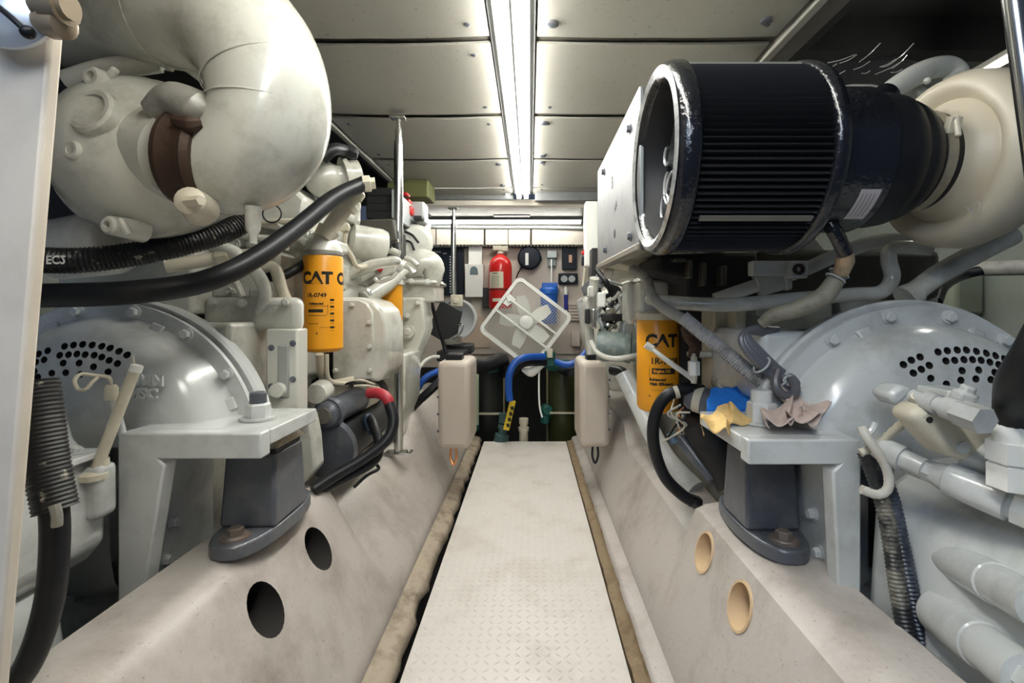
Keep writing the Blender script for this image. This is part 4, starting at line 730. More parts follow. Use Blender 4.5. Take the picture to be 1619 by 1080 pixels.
# ---- gearbox
hr = [(1487, 557), (1502, 555), (1518, 554), (1533, 554), (1549, 556), (1565, 559), (1580, 563), (1594, 568), (1497, 571), (1511, 570), (1526, 569), (1540, 569), (1554, 570), (1568, 573), (1582, 577), (1596, 583), (1520, 586), (1547, 585), (1573, 589), (1597, 597), (1494, 607), (1517, 601), (1541, 599), (1565, 600), (1588, 606), (1431, 577), (1444, 570), (1458, 565), (1444, 590), (1457, 584), (1470, 578), (1470, 598), (1472, 617)]
gr = gearbox(RX, RZ, 1.01, 1, 'grey-white gearbox of the right engine with perforated cover and hydraulic fittings', PAINTC, 0.278, hr, 0.0072)
m = MB(); m.prism([(1.10, 0.45, -0.05), (0.66, 0.45, -0.05), (0.625, 0.45, 0.10), (0.615, 0.45, 0.34), (0.625, 0.45, 0.50), (0.66, 0.45, 0.56), (0.72, 0.45, 0.60), (1.05, 0.45, 0.66)], (0, 0.44, 0)); m.build('lower_case', PAINTC, gr, 0.03, seg=4)
m = MB(); m.prism([at(x, y, 0.82) for x, y in [(1405, 625), (1425, 608), (1450, 615), (1420, 645)]], (0, 0.05, 0)); m.build('lug', PAINTC, gr, 0.008)
Yv = 0.70
m = MB(); m.lathe(at(1398, 712, 0.78), at(1470, 745, 0.72) - at(1398, 712, 0.78), [(-0.015, 0.016), (0.0, 0.0205), (0.03, 0.0205), (0.03, 0.016), (0.06, 0.016)], 18); m.build('end_cap', PAINTC, gr)
p0, p1 = at(1436, 732, 0.75), at(1640, 812, 0.62); d = p1 - p0; L = d.length
m = MB(); m.lathe(p0, d, [(0.0, 0.017), (0.035, 0.017)], 6); m.lathe(p0, d, [(0.03, 0.015), (0.05, 0.021), (0.052, 0.024), (0.12, 0.026), (0.122, 0.020), (0.15, 0.020)], 18); m.build('pipe_tee', PAINTC, gr, angle=25)
m = MB(); m.lathe(p0, d, [(0.128, 0.026), (0.165, 0.026)], 8); m.lathe(p0, d, [(0.165, 0.022), (0.185, 0.022)], 18); m.lathe(p0, d, [(0.183, 0.028), (0.24, 0.028)], 6); m.build('union_nut', WHITE, gr, angle=25)
m = MB(); m.lathe(at(1545, 745, 0.68), Vector((0.5, 0.2, 0.55)), [(0, 0.022), (0.05, 0.022), (0.05, 0.028), (0.08, 0.028)], 18); m.build('pipe_elbow', PAINTC, gr)
m = MB(); m.lathe(at(1606, 772, 0.62), (0, 0, 1), [(0, 0.029), (0.03, 0.029), (0.03, 0.026), (0.034, 0.026), (0.034, 0.030), (0.06, 0.030)], 6); m.lathe(at(1606, 715, 0.62), (0, 0, 1), [(0, 0.023), (0.05, 0.023), (0.055, 0.02)], 22); m.build('upright_fitting', WHITE, gr, angle=25)
m = MB(); m.prism([at(x, y, 0.68) for x, y in [(1440, 660), (1462, 640), (1500, 644), (1560, 668), (1590, 690), (1580, 722), (1540, 735), (1500, 722), (1478, 700)]], (0, 0.05, 0)); lv = m.build('lever_plate', CREAM, gr, 0.012, seg=3)
m = MB(); m.lathe(at(1470, 664, 0.679), (0, -1, 0), [(-0.004, 0.0045), (0.0006, 0.0045)], 14); m.build('pin_hole', DARKHOLE, lv)
m = MB(); m.lathe(at(1522, 708, 0.679), (0, -1, 0), [(-0.004, 0.009), (0.002, 0.009), (0.003, 0.003)], 14); m.build('pivot_screw', PAINTC, lv)
p0, p1 = at(1455, 630, 0.70), at(1540, 660, 0.62); d = p1 - p0
m = MB(); m.lathe(p0, d, [(-0.012, 0.010), (0.012, 0.010), (0.012, 0.0145), (0.03, 0.0145), (0.03, 0.012), (0.042, 0.012), (0.042, 0.016), (0.062, 0.016)], 16); m.lathe(p0 + d * 0.75, d, [(0, 0.018), (0.035, 0.018)], 6); m.build('solenoid_valve', PAINTC, gr, angle=25)
m = MB(); m.fb(1500, 618, 1545, 640, 0.72, 0.06); m.lathe(at(1518, 640, .68), (0.2, -.3, 1), [(0, .016), (.02, .016), (.02, .010), (.03, .010)], 6); m.build('valve_block', PAINTC, gr, 0.006)
m = MB(); m.fb(1550, 655, 1600, 690, 0.70, 0.08); m.build('valve_body', PAINTC, gr, 0.01)
for (a, b, r) in (((1508, 886), (1690, 988), 0.028), ((1488, 970), (1672, 1112), 0.032)):
    p0, p1 = at(*a, 0.74), at(*b, 0.53); d = p1 - p0; L = d.length
    m = MB(); m.lathe(p0, d, [(0, r * 1.05), (L * 0.45, r), (L * 0.46, r * 0.92), (L * 0.60, r * 0.92), (L * 0.61, r * .86)], 28); m.lathe(p0, d, [(L * 0.6, r * 0.93), (L * 0.82, r * 0.93)], 28); m.lathe(p0, d, [(L * 0.8, r * 0.62), (L * 0.97, r * 0.62)], 6); m.build('clutch_cylinder', PAINTC, gr, angle=25)
bracket(0.395, 0.600, 0.560, 0.87, 1.12, H - 0.235, 0.046, 0.33, 1, 'blue-white angle bracket bolted over the right engine mount', PAINTC, 0.548)
mount(0.53, 0.935, 1.235, 0.37, 0.59, 0.455, 0.580, 'grey cast iron mount under the right bracket', IRON)
zt = H - 0.235; Ys = 1.0; x = at(1204, 0, Ys).x
t = thing('stud_and_nut', 'large painted nut and stud between the rags on the right bracket', 'nut', (x, Ys, zt))
m = MB(); m.lathe((x, Ys, zt), (0, 0, 1), [(0, 0.040), (0.005, 0.040)], 26); m.build('washer', PAINTC, t); m = MB(); m.lathe((x, Ys, zt + 0.005), (0, 0, 1), [(0, 0.0285), (0.036, 0.0285), (0.039, 0.024)], 6); m.build('nut', PAINTC, t, angle=20)
m = MB(); m.lathe((x, Ys, zt + 0.042), (0, 0, 1), [(0, 0.021), (0.024, 0.021), (0.027, 0.017)], 18); m.build('stud', PAINTC, t)
# ---- rags: crumpled sheets
def rag(name, label, mt, P, th, seed, amp):
    rg = random.Random(seed); nu, nv = 18, 12; vs = []; fs = []
    ph = [(rg.uniform(3, 9), rg.uniform(3, 9), rg.uniform(0, 6)) for _ in range(5)]
    for s_ in (0, 1):
        for j in range(nv + 1):
            for i in range(nu + 1):
                u, v = i / nu, j / nv
                p = P[0].lerp(P[1], u).lerp(P[3].lerp(P[2], u), v)
                h = sum(math.sin(a * u * 1.6 + b * v * 1.6 + c) for a, b, c in ph) / 5
                hum = math.sin(math.pi * min(1, max(0, u))) * 0.5 + 0.5
                p = p + Vector((h * amp * 0.5, -h * amp * 0.3, abs(h) * amp * 1.4 * hum + th * s_)); vs.append(p)
    W = nu + 1; N = W * (nv + 1)
    for j in range(nv):
        for i in range(nu):
            a = j * W + i; fs += [(a, a + W, a + W + 1, a + 1), (N + a, N + a + 1, N + a + W + 1, N + a + W)]
    for i in range(nu): fs.append((i, i + 1, N + i + 1, N + i)); a = nv * W + i; fs.append((a, N + a, N + a + 1, a + 1))
    for j in range(nv): a = j * W; fs.append((a, N + a, N + a + W, a + W)); a += nu; fs.append((a, a + W, N + a + W, N + a))
    m = MB(); m.add(vs, fs); o = m.build(name, mt, angle=80); md = o.modifiers.new('s', 'SUBSURF'); md.levels = 1; md.render_levels = 1
    return tag(o, label, 'rag')
zr = zt + 0.002
def rp(px, py, Y, dz=0): p = at(px, py, Y); return Vector((p.x, Y, p.z + dz))
def rq(px, py, dz=0.004): p = at(px, py, 0.235 * F / (py - CY)); return Vector((p.x, p.y, zt + dz))
rag('rag', 'tan rag draped over the inboard edge of the right bracket', RAGY, [rp(1104, 694, 0.95), rp(1146, 696, 0.93), rq(1196, 668), rp(1132, 646, 1.1)], 0.004, 4, 0.034)
rag('rag', 'grey-pink crumpled rag right of the large nut', RAGP, [rq(1216, 690), rq(1290, 691), rq(1302, 668, .05), rq(1226, 664, .02)], 0.005, 9, 0.075)
rag('rag', 'tan folded rag behind the large nut', mk('peach_rag', (0.66, 0.44, 0.27), .9, 0, (.35, .22, .12), .5, 30, .6, 220), [rq(1214, 664, .02), rq(1274, 668, .02), rq(1282, 658, .03), rq(1214, 656, .03)], 0.014, 12, 0.014)
rag('rag', 'bright blue rag behind the tan rag on the right bracket', RAGB, [rp(1116, 654, 1.12), rp(1196, 652, 1.12), rp(1196, 624, 1.2), rp(1122, 622, 1.2)], 0.014, 15, 0.008)
# ---- oil filter
of = thing('oil_filter', 'taller yellow oil filter canister under the bright metal plate on the right', 'filter', at(1040, 650, 1.53))
cx_, cy_ = at(1041, 0, 1.53).x, 1.53; z0, z1 = at(0, 646, 1.5).z, at(0, 506, 1.5).z; R = 0.0675; cc = (cx_, cy_); Rp = R + .0004
m = MB(); m.lathe((cx_, cy_, z0), (0, 0, 1), [(-0.012, R - 0.02), (-0.006, R - 0.006), (0.006, R), (z1 - z0 - 0.004, R), (z1 - z0, R - 0.002)], 48); m.build('can', YEL, of)
m = MB(); m.lathe((cx_, cy_, z1), (0, 0, 1), [(0, R + 0.002), (0.012, R + 0.006), (0.02, R + 0.006), (0.03, R - .01)], 40); m.build('seal_rim', CREAM, of)
m = MB(); zz = lambda py: at(0, py, 1.46).z
logo(m, cc, Rp, -0.10, zz(540), 0.052)
for (txt, sz, ang, py) in (('1R-1808', 0.027, 0.05, 572), ('Advanced', 0.0125, -0.30, 601), ('High Efficiency', 0.0125, -0.10, 608)):
    vs, fs = text_mesh(txt, sz, 0.0007); can_print(m, vs, fs, cc, Rp, ang, zz(py))
for (wd, ht, ang, py) in ((0.075, 0.018, 0.0, 587.5), (0.05, 0.001, -0.2, 618), (0.0012, 0.045, -0.66, 592)):
    vs, fs = rect(wd, ht); can_print(m, vs, fs, cc, Rp, ang, zz(py))
can_print(m, [Vector((-.003, -.003, 0)), Vector((.003, -.003, 0)), Vector((0, .004, 0))], [(0, 1, 2)], cc, Rp, -0.66, zz(627))
m.build('printed_label', PRINT, of)
m = MB(); vs, fs = text_mesh('Engine Oil', 0.0125, 0.0005); can_print(m, vs, fs, cc, Rp + .0003, -0.10, zz(587.5)); can_print(m, [Vector((-.016, -.0165, 0)), Vector((.016, -.0165, 0)), Vector((0, .004, 0))], [(0, 1, 2)], cc, Rp + 0.0003, -0.10, zz(540)); m.build('label_knockout', YEL, of)
# ---- air filter across the engine
af = thing('air_filter', 'big black pleated air filter lying across the right engine', 'air filter', at(1190, 400, 0.96))
Yf, zf, R = 0.97, H + 0.297, 0.182; X = Vector((1, 0, 0)); o = lambda x: Vector((x, Yf, zf))
m = MB(); m.lathe(o(0.265), X, [(0, R - 0.004), (0.26, R - 0.004)], 190, star=0.012, cap=False); m.build('pleats', PLEAT, af, angle=5)
x0 = o(0.25); q = 0.036
m = MB(); m.lathe(x0, X, [(0.012, R - 0.032), (0.0, R - 0.028), (-0.006, R - 0.016), (0.0, R - 0.002), (0.012, R + 0.004), (q - 0.006, R + 0.004), (q, R - 0.004), (q, R - 0.02)], 72, cap=False); m.build('end_ring', GLOSSBLK, af, angle=60)
m = MB(); m.lathe(x0, X, [(-0.0035, R - 0.024), (-0.0085, R - 0.014), (-0.004, R - 0.005)], 72, cap=False); m.build('chipped_rim', mk('bare_metal_rim', (.75, .76, .76), .3, .7, (.02, .02, .02), .95, 30), af)
m = MB(); m.lathe(x0, X, [(0.010, R - 0.031), (0.07, R - 0.045)], 72, cap=False); m.build('cap_wall', BLACK, af, angle=60)
m = MB(); m.lathe(x0, X, [(0.066, R - 0.044), (0.072, R - 0.052), (0.066, R - 0.07), (0.050, R - 0.10), (0.056, R - 0.115), (0.048, 0.04), (0.046, 0.0)], 72, cap=False); m.build('end_cap', mk('dark_mirror', (.07, .075, .08), .16, .75, (.015, .016, .018), .9, 11, .5, 16, 0.0, spec=.3), af, angle=60)
m = MB()
for (dz, dy, Rr, a0, a1) in ((-0.035, .055, .035, .3, 4.4), (-.075, .085, .03, 2.6, 6.0), (-.100, .045, .022, 0, 4), (.035, .07, .018, 1, 5), (-.06, .03, .05, 3.4, 5.2)): m.torus(x0 + Vector((0.046, dy, dz)), X, Rr, .0032, 20, 6, a0, a1)
m.build('reflection_arcs', CHROME, af)  # raised chrome arcs stand in for swirling reflections on the cap
q2 = o(0.505)
m = MB(); m.lathe(q2, X, [(0.0, R - .02), (0.0, R - 0.002), (0.004, R + 0.003), (0.022, R + 0.002), (0.034, R - 0.016), (0.042, R - 0.04), (0.046, 0.138), (0.046, 0.10)], 72, cap=False); m.build('end_ring', GLOSSBLK, af, angle=60)
m = MB(); m.lathe(q2, X, [(0.040, 0.139), (0.05, 0.1405), (0.136, 0.140), (0.141, 0.135), (0.143, 0.10)], 64); m.build('outlet_collar', GLOSSBLK, af)
m = MB(); m.torus(q2 + X * 0.139, X, 0.1345, 0.0016, 64, 6); m.build('edge_bead', CREAM, af)
def curved_label(cx0, cx1, r, a0, a1):
    vs, fs = [], []; n_ = 10
    for i in range(n_ + 1):
        a = a0 + (a1 - a0) * i / n_
        for xx in (cx0, cx1): vs.append(Vector((xx, Yf - r * math.cos(a), zf + r * math.sin(a))))
    for i in range(n_): fs.append((2 * i, 2 * i + 1, 2 * i + 3, 2 * i + 2))
    m = MB(); m.add(vs, fs); return m
lm = curved_label(q2.x + 0.085, q2.x + 0.122, 0.1412, -0.62, -1.10); lm.build('paper_label', mk('paper_label', (.50, .46, .46), .5), af)
lm = MB()
for k in range(4): c2 = curved_label(q2.x + 0.091 + 0.007 * k, q2.x + 0.093 + 0.007 * k, 0.1415, -0.68, -1.04); lm.add(c2.v, c2.f)
lm.build('label_print', mk('dim_label_print', (.25, .22, .22), .5), af)
for (a_, xA, xB, cl_) in ((1.10, 0.29, 0.50, (.50, .48, .40)), (-0.85, 0.30, 0.50, (.20, .19, .16))):
    c_ = Vector((0, -math.cos(a_), math.sin(a_))); m = MB(); m.bar(o(xA) + c_ * (R - 0.003), o(xB) + c_ * (R - 0.003), 0.010, 0.004, up=c_); m.build('seam_strip', mk('seam_grey', cl_, .4, .4), af)
m = MB(); m.tube([o(0.575) + Vector((0, -0.04, -0.125)), o(0.588) + Vector((0, -0.045, -0.15)), at(1337, 402, .935)], 0.014, n=12); m.build('drain_spigot', GLOSSBLK, af)
bt = thing('rubber_boot', 'ribbed black rubber boot joining the air filter to the cream volute', 'hose', o(0.70) - Vector((0, 0, 0.14)))
qb = q2 + X * 0.132
m = MB(); m.lathe(qb, X, [(0, 0.126), (0.010, 0.131), (0.025, 0.1285), (0.045, 0.130), (0.068, 0.126), (0.078, 0.116), (0.088, 0.118), (0.105, 0.111), (0.118, 0.100), (0.122, 0.095), (0.155, 0.095)], 56); m.build('boot', RUBBER, bt, angle=60)
m = MB(); m.lathe(qb, X, [(0.124, 0.0955), (0.124, 0.0985), (0.142, 0.0985), (0.142, 0.0955)], 48, cap=False); m.build('clamp_band', mk('clamp_metal', (.42, .39, .31), .35, .7, (.12, .1, .07), .6, 25), bt)
m = MB(); cc_ = qb + X * 0.133; m.obox(cc_ + Vector((0, -0.094, 0.040)), (0.022, 0.014, 0.03), Matrix.Rotation(0.35, 3, 'X')); m.cyl(cc_ + Vector((0, -0.100, 0.055)), cc_ + Vector((0, -0.106, 0.015)), 0.005, n=10); m.build('clamp_screw', CREAM, bt, 0.002)
tv = thing('compressor_volute', 'cream compressor volute at the right end of the black rubber boot', 'turbocharger', o(0.85) - Vector((0, 0, 0.2)))
qv = qb + X * 0.135
m = MB(); m.lathe(qv, X, [(0, 0.094), (0.03, 0.095), (0.045, 0.102), (0.052, 0.112), (0.06, 0.114), (0.064, 0.120), (0.055, 0.128), (0.042, 0.143), (0.046, 0.158), (0.07, 0.170), (0.11, 0.172), (0.15, 0.155), (0.18, 0.12), (0.19, 0.0)], 64, cap=False)
m.build('volute', mk('volute_cream', (.44, .40, .31), .42, 0, (.42, .32, .2), .4, 14, .1, 40), tv, angle=60)
m = MB(); vs, fs = text_mesh('V2L', 0.032, 0.001); cpt = qv + Vector((0.036, -0.103, -0.112)); flat_text(m, 'V2L', 0.03, cpt, (0.9, 0.1, 0.45), (-0.45, -0.3, 0.9), 0.001); m.build('cast_mark', CREAM, tv)
t = thing('breather_pipe', 'pale bent pipe arching over the black rubber boot', 'pipe', at(1480, 160, 1.2))
m = MB(); m.tube([at(1385, 165, 1.12), at(1420, 136, 1.14), at(1460, 113, 1.16), at(1495, 106, 1.18), at(1512, 118, 1.18), at(1504, 142, 1.16), at(1488, 178, 1.12), at(1484, 200, 1.10)], 0.0255, n=18); m.build('pipe', PAINT, t)
m = MB(); m.cyl(at(1372, 178, 1.11), at(1402, 150, 1.125), 0.029, n=18); m.build('rubber_sleeve', GLOSSBLK, t); m = MB(); m.sph(at(1466, 128, 1.12), 0.008); m.build('nipple', PAINT, t)
m = MB(); m.fb(1330, 122, 1420, 190, 1.3, 0.2); m.build('manifold_end', PAINT, re_, 0.05, seg=4)
m = MB(); m.tube([at(1410, 160, 1.2), at(1435, 145, 1.2), at(1455, 152, 1.2), at(1470, 175, 1.2)], 0.02, n=10); m.build('oil_feed', PAINT, re_)
# bright metal plate along the aisle
sp = thing('heat_shield', 'bright bolted metal side plate left of the black air filter', 'plate', at(980, 405, 1.4))
m = MB(); m.prism([(0.25, 1.10, H + 0.137), (0.25, 1.10, H + 0.513), (0.25, 1.78, H + 0.513), (0.25, 1.78, H + 0.16)], (0.012, 0, 0)); m.build('plate', ALU, sp, 0.003)
m = MB(); m.bar((0.262, 1.1, H + 0.145), (0.262, 1.8, H + 0.16), 0.03, 0.02); m.build('lower_edge', mk('dull_edge', (.22, .20, .16), .5, .3), sp, 0.004)
m = MB(); m.prism([(0.262, 1.12, H + .16), (0.262, 1.76, H + .17), (0.262, 1.76, H + .50), (0.262, 1.12, H + .50)], (0.30, 0, 0)); m.build('shield_core', PAINT, sp, 0.01)
bolts(sp, [(0.25, 1.20, H + 0.452), (0.25, 1.62, H + 0.465), (0.25, 1.19, H + 0.183), (0.25, 1.58, H + 0.198)], (-1, 0, 0), 0.010, 0.010, IRON)
m = MB(); flat_text(m, 'S', 0.05, (0.2492, 1.46, H + 0.385), (0, -1, 0), (0, 0, 1), 0.003); flat_text(m, 'AIR', 0.03, (0.2492, 1.40, H + 0.30), (0, -1, 0.3), (0, .3, 1), 0.0012); m.lathe((0.2495, 1.42, H + 0.225), (1, 0, 0), [(-0.0005, .013), (0.001, .013)], 16); m.build('pen_marks', PRINT, sp)
m = MB(); m.fb(926, 318, 946, 420, 2.6, 0.08); tag(m.build('edge_upright', WHITE, None, 0.006), 'white upright strip just left of the bright bolted plate', 'upright')
m = MB(); m.fb(936, 392, 946, 440, 2.3, 0.1); tag(m.build('black_upright', BLACK, None, 0.004), 'black strap hanging under the bright bolted plate end', 'strap')
# ---- hoses and looms on the right
hose('wire_loom', [at(1000, 425, 1.42), at(1022, 440, 1.36), at(1030, 465, 1.30), at(1048, 486, 1.24), at(1085, 508, 1.18), at(1110, 528, 1.15)], 0.014, GREYHOSE, 'dusty grey loom running down behind the white long pipe', 'loom')
m = MB(); m.tube([at(1080, 502, 1.16), at(1120, 535, 1.13), at(1165, 572, 1.10), at(1210, 610, 1.07), at(1226, 630, 1.07)], 0.0175, n=16, corr=0.0022, pitch=0.006); tag(m.build('corrugated_loom', mk('half_dusty_loom', (.34, .34, .33), .4, 0, (.012, .012, .013), 1.0, 20, 0, 1, 0, (.008, .008, .009), 34)), 'corrugated loom slanting down towards the rags on the right bracket', 'loom')
m = MB()
t = thing('cable_bundle', 'bundle of grey cables tied and looped behind the right bracket', 'cable bundle', at(1220, 620, 1.05))
for k, dx in enumerate((0, 7, 14, 21)):
    m = MB(); m.tube([at(1230 - dx, 521 + dx * .3, 1.08), at(1190 - dx * .4, 520 + dx * .2, 1.06), at(1172 + dx * .6, 536, 1.05), at(1184 + dx * .8, 560 - dx * .3, 1.04), at(1215 + dx * .8, 590 - dx * .3, 1.03), at(1236 + dx * .9, 606 - dx * .3, 1.02), at(1262 + dx * .5, 632 - dx * .3, 1.02), at(1300 + dx * .3, 672 - dx * .3, 1.02), at(1340, 706, 1.02)], 0.0075, n=10); m.build('cable', mk('grey_cable', (.11, .115, .13), .35) if not k else bpy.data.materials['grey_cable'], t)
m = MB(); m.tube([at(1230, 586, 1.0), at(1226, 606, .99), at(1234, 622, .985), at(1250, 626, .985), at(1258, 614, .99), at(1250, 596, 1.0)], 0.0095, n=10); m.build('cable_loop', mk('dark_grey_cable', (.09, .09, .10), .35), t)
for (px, py, r) in ((1204, 577, .02), (1231, 600, .024)):
    m = MB(); m.torus(at(px, py, 1.03), (0.7, 0.1, -0.6), r, 0.0025, 22, 6); m.build('cable_tie', GREY, t)
m = MB(); m.tube([at(1240, 610, 1.06), at(1275, 628, 1.05), at(1300, 655, 1.02)], 0.017, n=14); m.build('black_sheath', RUBBER, t)
m = MB(); m.tube([at(1292, 652, .99), at(1312, 672, .985), at(1338, 692, .98)], 0.010, n=10, corr=.001, pitch=.02); m.build('taped_end', PAINTC, t)
t = thing('black_loop_hose', 'black hose looping down from the solenoid to the right bed', 'hose', at(1090, 795, 1.5))
m = MB(); m.tube([at(1112, 618, 1.36), at(1080, 616, 1.36), at(1052, 628, 1.36), at(1035, 660, 1.37), at(1034, 705, 1.39), at(1050, 752, 1.41), at(1078, 782, 1.42), at(1098, 794, 1.42)], 0.0175, n=16); m.build('hose', RUBBER, t)
m = MB(); m.lathe(at(1092, 791, 1.42), (1, 0, -.4), [(0, .019), (.02, .02), (.03, .016)], 14); m.build('end_clip', GLOSSBLK, t); m = MB(); m.lathe(at(1066, 621, 1.355), (1, -.1, .3), [(0, .0185), (.012, .0185)], 14); m.build('band', CREAM, t)
t = thing('starter_solenoid', 'dark solenoid with a cream band beside the blue rag', 'solenoid', at(1110, 660, 1.36))
p0 = at(1086, 626, 1.38); d = at(1170, 650, 1.30) - p0
m = MB(); m.lathe(p0, d, [(0, .028), (.01, .034), (.025, .036)], 24); m.lathe(p0, d, [(.045, .037), (.10, .042), (d.length, .044)], 24); m.build('body', IRON, t); m = MB(); m.lathe(p0, d, [(.024, .038), (.046, .039)], 24); m.build('band', CREAM, t)
m = MB(); m.tube([at(1100, 660, 1.4), at(1130, 700, 1.4), at(1170, 760, 1.35)], [0.05, .07, .07], n=18); m.build('motor_body', BLACK, t)
m = MB(); m.bar(at(1076, 690, 1.44), at(1130, 760, 1.36), 0.045, 0.03); m.build('dark_plate', IRON, t, .008)
for k in range(6):
    a = at(1066 + 5 * k, 632 + 4 * k, 1.42 - .01 * k); b = at(1046 + 8 * k, 700 - 4 * k, 1.42); m = MB(); m.tube([a, at(1050 + r2.uniform(0, 34), 648 + r2.uniform(-6, 10), 1.385), at(1048 + r2.uniform(0, 40), 672 + r2.uniform(-8, 8), 1.39), b], 0.0032, n=6); m.build('wire', (CREAM, RUBBER, PAINT, COPPER, RUBBER, CREAM)[k], t)
m = MB(); m.lathe(at(1062, 690, 1.42), (.4, -.2, -1), [(-.01, .012), (.02, .012)], 10); m.build('blue_connector', mk('slate_blue', (.10, .16, .22), .35), t)
m = MB(); m.tube([at(985, 590, 1.9), at(1010, 640, 1.85), at(1050, 720, 1.72), at(1100, 775, 1.6)], 0.035, n=16); tag(m.build('bed_pipe', PAINTC), 'pale pipe lying along the right bed behind the black loop hose', 'pipe')
hose('dark_bed_hose', [at(968, 585, 2.0), at(985, 590, 1.95), at(1000, 612, 1.9), at(1006, 640, 1.85)], 0.022, RUBBER, 'dark hose dropping behind the right plastic tank', 'hose')
t = thing('filter_drain_hose', 'dusty hose curving from the air filter drain to the long pipe', 'hose', at(1260, 500, 1.02))
m = MB(); m.tube([at(1330, 428, 0.98), at(1318, 448, 0.99), at(1300, 470, 1.0), at(1262, 488, 1.02), at(1225, 498, 1.04), at(1204, 512, 1.06)], [0.014, 0.018, 0.02, 0.019, 0.016, 0.012], n=16); m.build('hose', mk('dusty_hose', (.26, .24, .18), .6, 0, (.04, .04, .03), .7, 25), t)
m = MB(); m.tube([at(1337, 398, .935), at(1336, 412, .95), at(1330, 430, .975)], [0.013, .017, .015], n=12); m.build('brass_cock', mk('worn_brass', (.50, .38, .25), .4, .5, (.1, .07, .04), .7, 40), t)
for u in (432, 440): m = MB(); m.torus(at(1328 - (u - 430) * .7, u, .985), (-.5, .1, -.8), .0185, .002, 20, 6); m.build('clip', GREY, t)
for (k, off) in ((0, 0), (1, 14)):
    m = MB(); m.tube([at(1368 + off * .5, 716, 0.84), at(1392 + off, 780, 0.81), at(1408 + off, 850, 0.79), at(1418 + off * 1.3, 920, 0.775), at(1436 + off * 1.4, 1010, 0.76), at(1470 + off, 1090, .75)], 0.0135, n=14, corr=0.0018, pitch=0.0062)
    tag(m.build('corrugated_conduit', mk('worn_conduit', (.016, .017, .02), .4, 0, (.62, .58, .45), .95, 14) if k == 0 else mk('navy_conduit', (.014, .02, .035), .35, 0, (.25, .3, .36), .6, 14)), ('inboard corrugated conduit with worn cream ribs beside the right bracket leg', 'dark corrugated conduit, outboard one of the pair by the right bracket leg')[k], 'conduit')
t = thing('wrapped_lead', 'cream spiral-wrapped lead between the conduits and the grey gearbox fittings', 'lead', at(1360, 730, 0.78))
m = MB(); m.tube([at(1360, 716, 0.79), at(1382, 706, 0.785), at(1410, 684, 0.77), at(1434, 662, 0.75), at(1445, 640, 0.72), at(1447, 626, 0.70)], 0.0072, n=12, corr=0.0012, pitch=0.012); m.build('lead', CREAM, t)
m = MB(); m.tube([at(1362, 676, .78), at(1372, 694, .77), at(1392, 722, .765), at(1404, 748, .765), at(1404, 772, .765), at(1388, 782, .77), at(1362, 774, .775)], 0.0075, n=12, corr=.0006, pitch=.008); m.build('loop', mk('dirty_cord', (.55, .53, .46), .6, 0, (.3, .25, .17), .6, 30), t)
m = MB(); m.tube([at(1372, 686, .775), at(1380, 678, .775), at(1384, 668, .775)], 0.005, n=8); m.build('tail', PAINTC, t)
hose('upright_hose', [at(1760, 420, .5), at(1690, 480, .52), at(1640, 560, .55), at(1612, 605, .58), at(1606, 640, .61), at(1606, 668, .62)], 0.0225, RUBBER, 'black hose entering the upright hydraulic fitting at the right', 'hose', 18)
# outboard shapes seen past the right engine
m = MB(); m.tube([at(1530, 425, 1.7), at(1580, 424, 1.6), at(1660, 422, 1.5)], 0.025, n=14); tag(m.build('outboard_pipe', GREYHOSE), 'grey pipe along the hull side beyond the right gearbox', 'pipe')
hose('outboard_hose', [at(1480, 478, 1.5), at(1492, 452, 1.55), at(1520, 436, 1.66), at(1560, 426, 1.63), at(1600, 424, 1.57)], 0.017, RUBBER, 'thin black hose bending over the hull side beyond the right gearbox', 'hose')
m = MB(); m.fb(1510, 410, 1560, 500, 1.95, 0.3); tag(m.build('fuel_tank', mk('olive_grey_tank', (.20, .22, .17), .5), None, .02), 'olive-grey tank at the hull side beyond the right gearbox', 'tank')
t = thing('loose_wires', 'stray thin pale wires sticking up behind the black air filter', 'wires', at(1350, 118, 1.3))
for k in range(13):
    x = 1285 + r2.uniform(0, 130); y = 122 - r2.uniform(0, 25); Y = 1.28 + r2.uniform(-.05, .1); L = r2.uniform(14, 46); s_ = r2.choice((-.35, -.5, -.9, -.3)) 
    m = MB(); m.tube([at(x, y, Y), at(x + L * .5, y + L * .5 * s_ + 2, Y), at(x + L, y + L * s_, Y)], 0.0011, n=5); m.build('wire', PAINT, t)
m = MB(); m.prism([at(x, y, 1.42) for x, y in [(1180, 122), (1240, 92), (1420, 84), (1560, 120), (1540, 150), (1200, 150)]], (0, 0.2, 0)); m.build('black_cover', INSUL_SHADE, re_, 0.02)
# ================================================================== FORWARD END
# shop lamp: black square panel before a chrome dish
t = thing('work_lamp', 'chrome dish lamp with a black square face under the shorter pole', 'lamp', at(725, 540, 3.2))
m = MB(); m.lathe(at(722, 504, 3.25), (-0.25, -1, 0.05), [(-0.14, 0.03), (-0.10, 0.10), (-0.03, 0.135), (0.0, 0.138), (0.0, 0.125), (-0.03, 0.10), (-0.05, 0.04), (-.06, 0)], 36, cap=False); m.build('dish', mk('satin_reflector', (.62, .64, .65), .3, .2), t)
m = MB(); m.prism([at(x, y, 3.1) for x, y in [(674, 525), (697, 475), (730, 492), (722, 528), (700, 540)]], (0, 0.05, 0)); m.build('face', BLACK, t, 0.004)
m = MB(); m.fb(712, 466, 730, 485, 3.2, 0.06); m.lathe(at(721, 476, 3.2), (0, -1, 0), [(0, 0.02), (0.01, 0.02)], 12); m.build('clamp', CREAM, t, 0.006)
m = MB(); m.tube([at(722, 512, 3.1), at(731, 514, 3.08), at(728, 526, 3.08), at(716, 536, 3.1)], 0.008, n=8); m.fb(716, 532, 729, 544, 3.1, 0.05); m.fb(700, 536, 716, 545, 3.1, 0.05); m.build('bracket', STEEL, t)
